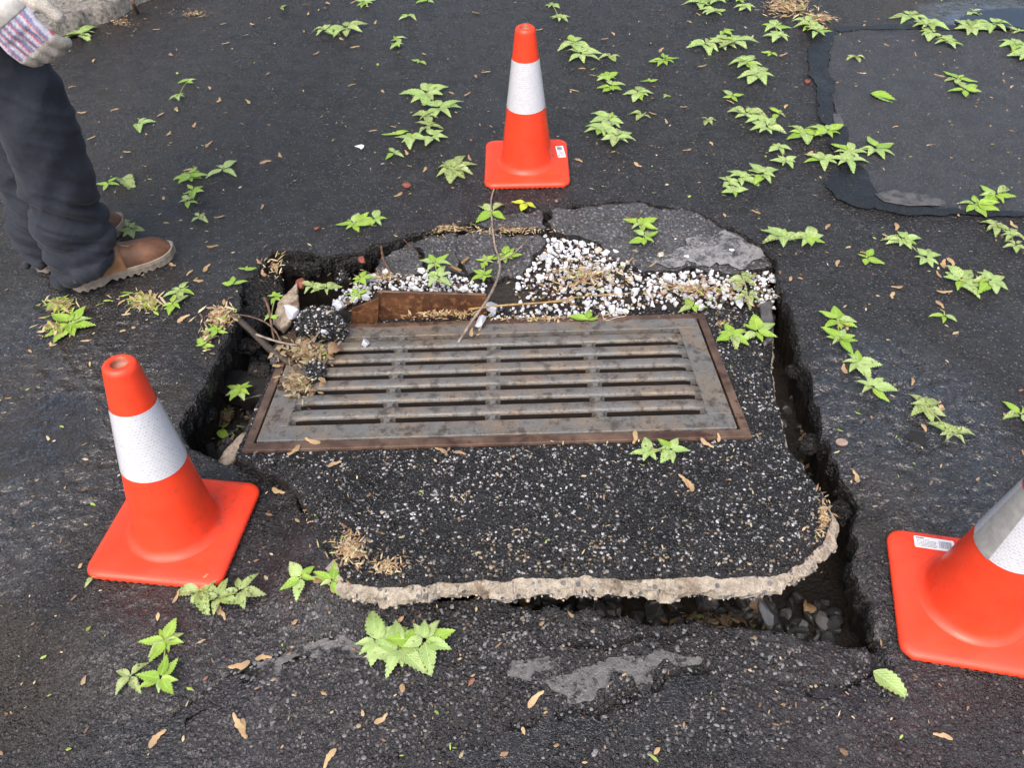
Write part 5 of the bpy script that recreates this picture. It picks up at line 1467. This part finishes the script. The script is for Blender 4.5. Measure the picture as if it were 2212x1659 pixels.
heap('litter_heap', 480, 900, 70, 70, 150, 'p', 'brown leaf bits among the stones in the left hole', .05, (.004, .016), .02, (.2, .5), .45)
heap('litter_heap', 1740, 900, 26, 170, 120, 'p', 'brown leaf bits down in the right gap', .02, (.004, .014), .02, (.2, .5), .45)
heap('litter_heap', 595, 575, 26, 30, 70, 'r', 'tan scraps at the back left corner of the hole', .05, (.004, .015), .003)
heap('litter_heap', 420, 30, 46, 12, 130, 'r', 'smeared brown pollen litter at the foot of the kerb', .02, (.004, .012), .002)
heap('litter_heap', 260, 48, 60, 18, 110, 'r', 'thin pollen litter along the kerb edge', .02, (.004, .012), .002)
n = 900
q = scatter_in(SLABP, n); q = q[(~inside(FRP, q[:, 0], q[:, 1])) & (q[:, 1] < 1.6)][:110]
o = flakes('slab_crumbs', np.column_stack([q, slab_z(q[:, 1]) + .006]), RNG.uniform(.002, .007, len(q)), lcols(len(q)), aspect=(.15, .5)); tag(o, 'dry seed crumbs scattered on the slab top', 'crumbs')
for (px, py, sf, s, rz, lab) in [(710, 762, -.02, .052, .9, 'dead brown leaf folded on the left end of the grate'), (655, 752, -.015, .050, 2.2, 'curled dead leaf beside the asphalt lump'), (1740, 1325, 'p', .045, 1.0, 'dead tan leaf under the slab front, right end'), (1620, 1310, 'p', .05, .2, 'pale dead leaf under the slab front, beside the plastic piece'), (1120, 1300, 'p', .06, .1, 'brown dead leaf wedged under the left end of the slab front'), (690, 835, .0, .022, .9, 'star-shaped tan leaf scrap by the grate bars')]:
    V, F, UV = leaf_mesh(int(px), .75, .5, .6)
    p = surf_pt(px, py, sf, .01); o = link('dead_leaf', mesh_from('dead_leaf', V, F, [MAT['oldleaf']], None, True), None, p, (.3, .2, rz)); o.scale = (s,) * 3
    tag(o, lab, 'dead leaf')

# ------------------------------------------------------------------ the worker at the left
def bake(o, voxel, smooth=2, disp=None):
    md = o.modifiers.new('r', 'REMESH'); md.mode = 'VOXEL'; md.voxel_size = voxel; md.use_smooth_shade = True
    if smooth:
        ms_ = o.modifiers.new('s', 'SMOOTH'); ms_.iterations = smooth; ms_.factor = .5
    dg = bpy.context.evaluated_depsgraph_get()
    me = bpy.data.meshes.new_from_object(o.evaluated_get(dg))
    old = o.data; o.modifiers.clear(); o.data = me
    if not me.materials:
        for m in old.materials: me.materials.append(m)
    me.polygons.foreach_set('use_smooth', np.ones(len(me.polygons), bool))
    return o
def ell(c, ax, ay, rx, ry, n=20):
    c, ax, ay = Vector(c), Vector(ax), Vector(ay)
    return [c + ax * (rx * cos(2 * pi * k / n)) + ay * (ry * sin(2 * pi * k / n)) for k in range(n)]
def limb(mb, cs, rs, ax, ay, n=20):
    """cs: centres, rs: (rx, ry)"""
    mb.rings([ell(c, ax, ay, r[0], r[1], n) for c, r in zip(cs, rs)])
dF = Vector((.84, .54, 0)).normalized(); rG = Vector((dF.y, -dF.x, 0)); UPV = Vector((0, 0, 1))
heelR, heelL = Vector((-1.222, 1.772, 0)), Vector((-1.352, 1.858, 0))
mid = Vector((-1.195, 1.875, 0))
MAT['trouser'] = None
def mat_cloth(name, c1, c2, sc=9):
    t = NT(name); p = t.coord()
    col = t.mix(t.mapr(t.noise(p, sc, 5, .6), .3, .7), c1, c2)
    col = t.mix(t.math('MULTIPLY', t.mapr(t.noise(p, 900, 2), .4, .7), .3), col, tuple(c * 1.8 for c in c2))
    h = t.math('ADD', t.math('MULTIPLY', t.noise(p, 26, 3, .5), 1.0), t.math('MULTIPLY', t.noise(p, 700, 2), .12))
    return t.fin(col, .78, t.bump(h, .55, .008), .3, 0, {'Sheen Weight': .08, 'Sheen Roughness': .5})
MAT['trouser'] = mat_cloth('dark_navy_twill', (.009, .012, .019), (.020, .025, .037))
MAT['jacket'] = mat_cloth('dark_grey_fleece', (.025, .027, .032), (.045, .048, .055))
MAT['skin'] = mat_simple('skin', (.46, .27, .19), (.52, .32, .24), 20, .5, .1)
MAT['hair'] = mat_simple('brown_hair', (.03, .02, .012), (.06, .04, .025), 80, .5, .5)
MAT['boot'] = mat_simple('brown_boot_leather', (.11, .048, .024), (.21, .10, .052), 22, .6, .35, .002, c3=(.085, .042, .026), s3=9)
MAT['bootpanel'] = mat_simple('tan_boot_leather', (.25, .115, .05), (.34, .175, .085), 26, .55, .3, .0015)
MAT['sole'] = mat_simple('pale_rubber_sole', (.21, .175, .135), (.30, .26, .21), 40, .75, .4, .002)
MAT['lace'] = mat_simple('boot_lace', (.16, .11, .07), (.26, .20, .14), 90, .8, .2)
MAT['glove'] = mat_vcol('work_glove', 'tint', .75, .3, .4, 300, None, .35)
person = thing('person', 'worker in dark navy trousers and brown boots with a striped glove, cut off at left', 'person', (mid.x, mid.y, 0))
def under(o):
    o.parent = person; o.matrix_parent_inverse = Matrix.Translation(-Vector(person.location)); return o
hipR, hipL = mid + rG * .088, mid - rG * .088
kneeR = Vector((-1.118, 1.800, .50)); kneeL = Vector((-1.225, 1.945, .50))
ankR, ankL = heelR + dF * .075, heelL + dF * .075
wristR = Vector((-1.045, 1.705, .835)); shR = mid + rG * .20 + UPV * 1.43; elR = Vector((-1.085, 1.69, 1.10))
shL = mid - rG * .20 + UPV * 1.43; elL = mid - rG * .27 + UPV * 1.12 - dF * .03; wristL = mid - rG * .26 + UPV * .86 + dF * .06
# body: one continuous skin
mb = MB()
for ank, kn, hp in ((ankR, kneeR, hipR), (ankL, kneeL, hipL)):
    limb(mb, [ank + UPV * .05, ank + UPV * .12, ank.lerp(kn, .55) + UPV * .09, kn, kn.lerp(hp + UPV * .85, .5), hp + UPV * .86, hp + UPV * .95], [(.035, .032), (.034, .032), (.052, .05), (.05, .052), (.07, .07), (.085, .085), (.07, .07)], dF, rG)
limb(mb, [mid + UPV * z_ for z_ in (.84, .92, 1.02, 1.15, 1.30, 1.40, 1.46)], [(.09, .13), (.105, .155), (.09, .135), (.10, .15), (.11, .165), (.09, .16), (.05, .08)], dF, rG)
for s_, e_, w_ in ((shR, elR, wristR), (shL, elL, wristL)):
    limb(mb, [s_ + UPV * .03, s_, s_.lerp(e_, .5), e_, e_.lerp(w_, .4), w_], [(.04, .03), (.055, .05), (.045, .042), (.038, .036), (.038, .035), (.026, .026)], dF, rG)
    limb(mb, [w_, w_ - UPV * .05, w_ - UPV * .09], [(.026, .022), (.035, .018), (.03, .015)], dF, rG)
limb(mb, [mid + UPV * z_ + dF * f_ for z_, f_ in ((1.42, 0), (1.48, .01), (1.55, .02))], [(.06, .06), (.052, .052), (.055, .055)], dF, rG)
hd_ = mid + dF * .035
limb(mb, [hd_ + UPV * z_ + dF * f_ for z_, f_ in ((1.515, .03), (1.54, .025), (1.60, .015), (1.66, .0), (1.72, -.005), (1.765, -.01), (1.79, -.01))], [(.04, .035), (.078, .058), (.092, .070), (.098, .076), (.096, .076), (.07, .055), (.02, .02)], dF, rG)
limb(mb, [hd_ + dF * (.105) + UPV * 1.66, hd_ + dF * .118 + UPV * 1.635, hd_ + dF * .112 + UPV * 1.612], [(.012, .009), (.016, .013), (.012, .016)], dF, rG, 10)
for sg in (-1, 1): limb(mb, [hd_ + rG * (.078 * sg) + UPV * z_ - dF * .005 for z_ in (1.60, 1.635, 1.67)], [(.012, .008), (.018, .011), (.014, .009)], dF, rG, 10)
under(bake(mb.build('body', [MAT['skin']]), .011, 3))
mb = MB(); limb(mb, [hd_ + UPV * z_ + dF * f_ for z_, f_ in ((1.66, -.035), (1.70, -.022), (1.74, -.014), (1.785, -.012), (1.805, -.012))], [(.085, .084), (.100, .086), (.096, .085), (.066, .06), (.02, .02)], dF, rG)
under(bake(mb.build('hair', [MAT['hair']]), .009, 2))
for sg in (-1, 1):
    mb = MB(); limb(mb, [hd_ + dF * .088 + rG * (.032 * sg) + UPV * z_ for z_ in (1.646, 1.655, 1.664)], [(.004, .007), (.009, .012), (.004, .007)], dF, rG, 10); under(mb.build('eye', [MAT['hair']], None, True))
mb = MB(); limb(mb, [hd_ + dF * .088 + rG * y_ + UPV * 1.578 for y_ in (-.024, 0, .024)], [(.003, .003), (.012, .006), (.003, .003)], dF, UPV, 10); under(mb.build('mouth', [mat_simple('lips', (.34, .14, .11), (.38, .17, .13), 30, .5, 0)], None, True))
# trousers
mb = MB()
def leg(ank, kn, hp, seed):
    top = hp + UPV * .88
    cs = []; rs = []
    zs_ = [.060, .070, .088, .11, .14, .17, .20, .24, .29, .35, .42, .50, .58, .66, .75, .84, .90]
    for i, z_ in enumerate(zs_):
        if z_ <= .5: c = (ank + UPV * .038).lerp(kn, max(0, z_ - .038) / (.5 - .038))
        else: c = kn.lerp(top, min(1.05, (z_ - .5) / .38))
        fold = (.012 * sin(z_ * 95 + seed) + .008 * sin(z_ * 160 + seed * 2)) * max(0, 1 - z_ / .33)
        rx = np.interp(z_, [.03, .1, .25, .5, .75, .9], [.064, .074, .092, .092, .104, .114]) + fold
        ry = np.interp(z_, [.03, .1, .25, .5, .75, .9], [.064, .068, .076, .080, .092, .100]) + fold * .8
        c = c - dF * (.024 * max(0, 1 - z_ / .3)) + Vector((0, 0, 0))
        cs.append(c); rs.append((rx, ry))
    rings = []
    for i, (c, r) in enumerate(zip(cs, rs)):
        z_ = zs_[i]; ring = []
        for k in range(28):
            t = 2 * pi * k / 28
            w = 1 + .05 * sin(3 * t + z_ * 30 + seed) * max(.15, 1 - z_ / .4) + .03 * sin(5 * t - z_ * 44)
            ring.append(c + dF * (r[0] * w * cos(t)) + rG * (r[1] * w * sin(t)) + UPV * (.014 * sin(2 * t + seed + z_ * 40) * max(0, 1 - z_ / .3) + (.036 * cos(t) + .012) * max(0, 1 - (z_ - .06) / .05)))
        rings.append(ring)
    mb.rings(rings)
leg(ankR, kneeR, hipR, 1.0); leg(ankL, kneeL, hipL, 2.7)
limb(mb, [mid + UPV * z_ for z_ in (.80, .86, .92, 1.00, 1.04)], [(.09, .13), (.125, .18), (.128, .185), (.118, .168), (.112, .16)], dF, rG, 28)
o = bake(mb.build('trousers', [MAT['trouser']]), .0065, 3)
# creases
me = o.data; co = np.empty(len(me.vertices) * 3); me.vertices.foreach_get('co', co); co = co.reshape(-1, 3)
nr = np.empty(len(me.vertices) * 3); me.vertex_normals.foreach_get('vector', nr); nr = nr.reshape(-1, 3)
along = co[:, 0] * .84 + co[:, 1] * .54
rid = 1 - 2.2 * np.abs(fbm(along * 8 + co[:, 2] * 6, co[:, 2] * 20 + along * 13, 31, 2))
rid2 = 1 - 2.2 * np.abs(fbm(along * 7 - co[:, 2] * 3 + 5, co[:, 2] * 6 - along * 5, 36, 2))
f = .024 * rid * (1 - .75 * sstep(.12, .42, co[:, 2])) + .013 * rid2 - .014 + .014 * fbm(along * 5, co[:, 2] * 6, 32, 3)
me.vertices.foreach_set('co', (co + nr * f[:, None]).ravel()); me.update()
under(o)
# jacket
mb = MB()
limb(mb, [mid + UPV * z_ for z_ in (.93, .97, 1.05, 1.18, 1.30, 1.40, 1.46, 1.49)], [(.14, .195), (.142, .198), (.135, .18), (.135, .18), (.138, .19), (.115, .185), (.085, .12), (.07, .08)], dF, rG, 28)
for s_, e_, w_ in ((shR, elR, wristR), (shL, elL, wristL)):
    limb(mb, [s_ + UPV * .05, s_, s_.lerp(e_, .5), e_, e_.lerp(w_, .5), w_ + (e_ - w_).normalized() * .03], [(.06, .05), (.08, .075), (.068, .064), (.06, .058), (.055, .053), (.046, .045)], dF, rG)
under(bake(mb.build('jacket', [MAT['jacket']]), .009, 3))
# boots
def boot(heel, dF):
    rG = Vector((dF.y, -dF.x, 0))
    base = Matrix(((dF.x, -rG.x, 0, heel.x), (dF.y, -rG.y, 0, heel.y), (0, 0, 1, heel.z), (0, 0, 0, 1)))
    def half(x):
        return float(np.interp(x, [0, .012, .03, .07, .12, .17, .21, .25, .275, .29, .296], [.006, .024, .034, .036, .034, .043, .048, .044, .033, .016, .003]))
    xsb = np.concatenate([np.linspace(0, .296, 60)])
    ring = [(x, half(x)) for x in xsb] + [(x, -half(x)) for x in xsb[::-1]]
    mb = MB()
    def zz(i, x):
        lug = .007 if (i // 2) % 2 else 0
        return (.011 if .088 < x < .112 else lug * (1 if x > .1 else .7)) + .010 * max(0, (x - .23) / .066) ** 2
    mb.rings([[(p[0], p[1] * .97, .0015 + zz(i, p[0])) for i, p in enumerate(ring)], [(p[0], p[1] * 1.02 + (.0015 if (i // 2) % 2 else 0), .014 + .010 * max(0, (p[0] - .23) / .066) ** 2) for i, p in enumerate(ring)],
              [(p[0], p[1] * 1.05, .022 + .008 * max(0, (p[0] - .23) / .066) ** 2) for p in ring], [(p[0], p[1] * 1.05, .032 + .006 * max(0, (p[0] - .23) / .066) ** 2) for p in ring], [(p[0] * .99 + .002, p[1] * .94, .034 + .006 * max(0, (p[0] - .23) / .066) ** 2) for p in ring]])
    b_ = bpy.data.objects.new('boot', None); COL.objects.link(b_)
    b_.matrix_world = base; under(b_)
    b_.matrix_parent_inverse = Matrix.Translation(-Vector(person.location))
    mb.build('sole', [MAT['sole']], b_)
    def upper(xr, grow, cut=None):
        mb = MB(); rings = []
        for x in xr:
            h = float(np.interp(x, [.0, .02, .06, .10, .125, .15, .18, .215, .25, .272, .288], [.13, .135, .14, .13, .116, .098, .085, .078, .072, .058, .036]))
            w = half(min(max(x, .012), .284)) * .98 + grow
            r_ = []
            for k in range(24):
                t = -pi * .0 + pi * k / 23
                cz = .030; e = 1.0
                r_.append((x, w * cos(t) * (1 - .28 * max(0, sin(t)) ** 2 * (1 if x < .16 else .5)), cz + (h - cz + grow) * max(0, sin(t)) ** .75))
            rings.append(r_)
        n_ = 24; V = [p for r in rings for p in r]; F = []
        for i in range(len(rings) - 1):
            for k in range(n_ - 1): F.append((i * n_ + k, (i + 1) * n_ + k, (i + 1) * n_ + k + 1, i * n_ + k + 1))
        F.append(tuple(range(n_))); F.append(tuple((len(rings) - 1) * n_ + k for k in range(n_))[::-1])
        mb.add(V, F); return mb
    upper(list(np.linspace(.004, .288, 34)), 0).build('vamp', [MAT['boot']], b_, True)
    upper(list(np.linspace(.004, .150, 18)), .0028).build('quarter_panel', [MAT['bootpanel']], b_, True)
    lc = MB()
    for x, z_ in ((.118, .118), (.134, .107), (.150, .096)):
        lc.tube([(x, -.024, z_ - .012), (x + .004, 0, z_ + .008), (x, .024, z_ - .012)], .0024, 6)
    for j in range(1): lc.tube([(.14, -.01, .112), (.165, -.028, .099), (.185, -.03, .088)], .0018, 6)
    tag(lc.build('lace', [MAT['lace']], b_, True), kind='stuff')
    for x, z_ in ((.116, .105), (.134, .095)):
        ey = MB(); limb(ey, [Vector((x, -.0335, z_)), Vector((x, -.0355, z_))], [(.004, .004), (.003, .003)], (1, 0, 0), (0, 0, 1), 10); ey.build('eyelet', [MAT['sticker']], b_)
    return b_
boot(heelR, dF); boot(heelL, Vector((.60, .80, 0)))
# glove on the right hand
wr = Vector((-1.040, 1.702, .815)); hx_ = Vector((.50, -.02, -.86)).normalized(); nb_ = Vector((0, -1, .08)); nb_ = (nb_ - hx_ * nb_.dot(hx_)).normalized(); lt = nb_.cross(hx_).normalized()
if lt.x < 0: lt = -lt
def hp_(s, l, n_): return wr + hx_ * s + lt * l + nb_ * n_
mb = MB()
limb(mb, [hp_(s, 0, 0) for s in (-.085, -.06, -.03, -.005)], [(.062, .048), (.058, .046), (.050, .040), (.042, .030)], lt, nb_)
limb(mb, [hp_(s, l, n_) for s, l, n_ in ((-.02, 0, 0), (.015, .002, 0), (.05, .003, .002), (.085, .003, .002), (.102, .003, -.002))], [(.040, .028), (.047, .026), (.053, .025), (.054, .022), (.046, .016)], lt, nb_)
for l, ln in ((-.040, .80), (-.0135, .95), (.0135, 1.0), (.040, .92)):
    pts = [hp_(.075, l, .002), hp_(.102, l * 1.03, .004), hp_(.102 + .030 * ln, l * 1.05, -.002), hp_(.102 + .050 * ln, l * 1.04, -.018), hp_(.102 + .058 * ln, l * 1.02, -.036), hp_(.102 + .056 * ln, l, -.046)]
    mb.tube(pts, [.0135, .0138, .0132, .0128, .0120, .0085], 12)
mb.tube([hp_(.03, .036, -.008), hp_(.055, .062, -.014), hp_(.085, .076, -.018), hp_(.112, .078, -.024), hp_(.122, .075, -.028)], [.018, .017, .0155, .014, .009], 12)
o = bake(mb.build('glove', [MAT['glove']]), .0032, 3)
me = o.data; co = np.empty(len(me.vertices) * 3); me.vertices.foreach_get('co', co); co = co.reshape(-1, 3) - np.array(wr)
s_ = co @ np.array(hx_); l_ = co @ np.array(lt); n_ = co @ np.array(nb_)
fabric = ((s_ < .128) & (n_ > -.012) & (l_ < .058)) | (s_ < -.02)
ph = (l_ * 1.0 + .10 * s_) / .0165
fr = ph - np.floor(ph)
colr = np.where(fr[:, None] < .16, np.array([[.55, .10, .12]]), np.where(fr[:, None] < .55, np.array([[.20, .22, .36]]), np.array([[.50, .50, .58]])))
leather = np.array([[.46, .43, .38]]) * (1 + .5 * fbm(l_ * 60, s_ * 60, 3, 3))[:, None]
colr = np.where(fabric[:, None], colr, leather)
at_ = me.color_attributes.new('tint', 'FLOAT_COLOR', 'POINT'); at_.data.foreach_set('color', np.column_stack([colr, np.ones(len(colr))]).astype(np.float32).ravel())
under(o)
mb = MB(); MAT['strap'] = mat_simple('pale_leather', (.42, .41, .38), (.60, .59, .57), 40, .6, .4, .002)
limb(mb, [hp_(s, .002, .001) for s in (.022, .024, .040, .060, .064)], [(.049, .0255), (.054, .0300), (.0565, .0300), (.0575, .0285), (.054, .0245)], lt, nb_, 28)
under(mb.build('knuckle_strap', [MAT['strap']], None, True))

# ------------------------------------------------------------------ street trees beyond the frame (they shade the road and show in its wet sheen)
MAT['treeleaf'] = mat_simple('tree_foliage', (.035, .075, .012), (.075, .13, .025), 3, .5, 0)
MAT['bark'] = mat_simple('tree_bark', (.05, .042, .035), (.11, .095, .08), 12, .9, .8, .02)
def tree(x, y, h, crown, label, seed, nleaf):
    r = random.Random(seed); rng = np.random.default_rng(seed)
    t = thing('street_tree', label, 'tree', (x, y, 0), group='street trees round the drain')
    mb = MB(); tips = []
    mb.tube([(0, 0, -.1), (.05, .02, h * .2), (-.03, .05, h * .42), (.04, 0, h * .6)], [.24, .19, .16, .12], 10)
    for i in range(11):
        a = i * 2.4 + r.uniform(-.3, .3); z0 = h * r.uniform(.36, .58); L = r.uniform(.5, 1.0)
        e = Vector((cos(a) * crown[0] * L * .8, sin(a) * crown[1] * L * .8, h * .55 + crown[2] * r.uniform(-.15, .6)))
        m_ = Vector((e.x * .45, e.y * .45, (z0 + e.z) / 2 + .3)); mb.tube([(0, 0, z0), m_, e], [.09, .06, .02], 7); tips += [m_, e, (m_ + e) / 2]
    mb.build('trunk', [MAT['bark']], t, True)
    cl = [Vector((v.x, v.y, v.z)) for v in tips] + [Vector((rng.normal() * crown[0] * .45, rng.normal() * crown[1] * .45, h * .62 + rng.normal() * crown[2] * .35)) for _ in range(16)]
    C = np.array([c[:] for c in cl]); k = rng.integers(0, len(C), nleaf)
    P = C[k] + rng.normal(0, .36, (nleaf, 3)) * [1, 1, .75]
    s = rng.uniform(.08, .17, nleaf); a = rng.normal(0, 1, (nleaf, 3)); a /= np.linalg.norm(a, axis=1, keepdims=True)
    b = np.cross(a, rng.normal(0, 1, (nleaf, 3))); b /= np.linalg.norm(b, axis=1, keepdims=True)
    V = np.stack([P - a * s[:, None], P + b * s[:, None] * .5, P + a * s[:, None], P - b * s[:, None] * .5], 1).reshape(-1, 3)
    F = (np.arange(nleaf)[:, None] * 4 + np.arange(4)[None])
    tag(link('crown', mesh_from('crown', V, F, [MAT['treeleaf']]), t), kind='stuff')
tree(-1.8, 7.0, 9.0, (3.6, 3.0, 3.0), 'tall leafy street tree across the road from the drain', 1, 15000)
tree(2.4, 8.6, 9.4, (3.6, 3.0, 3.0), 'broad leafy street tree beyond the puddle', 2, 15000)
tree(1.0, 12.0, 12.0, (4.8, 3.5, 3.4), 'far leafy tree behind the two nearer street trees', 3, 15000)
tree(-6.8, 4.0, 9.0, (3.2, 3.2, 3.0), 'leafy tree behind the kerb beyond the worker', 4, 12000)
tree(6.0, 5.2, 9.0, (3.0, 3.0, 3.0), 'leafy tree standing off to the right of the drain', 5, 9000)
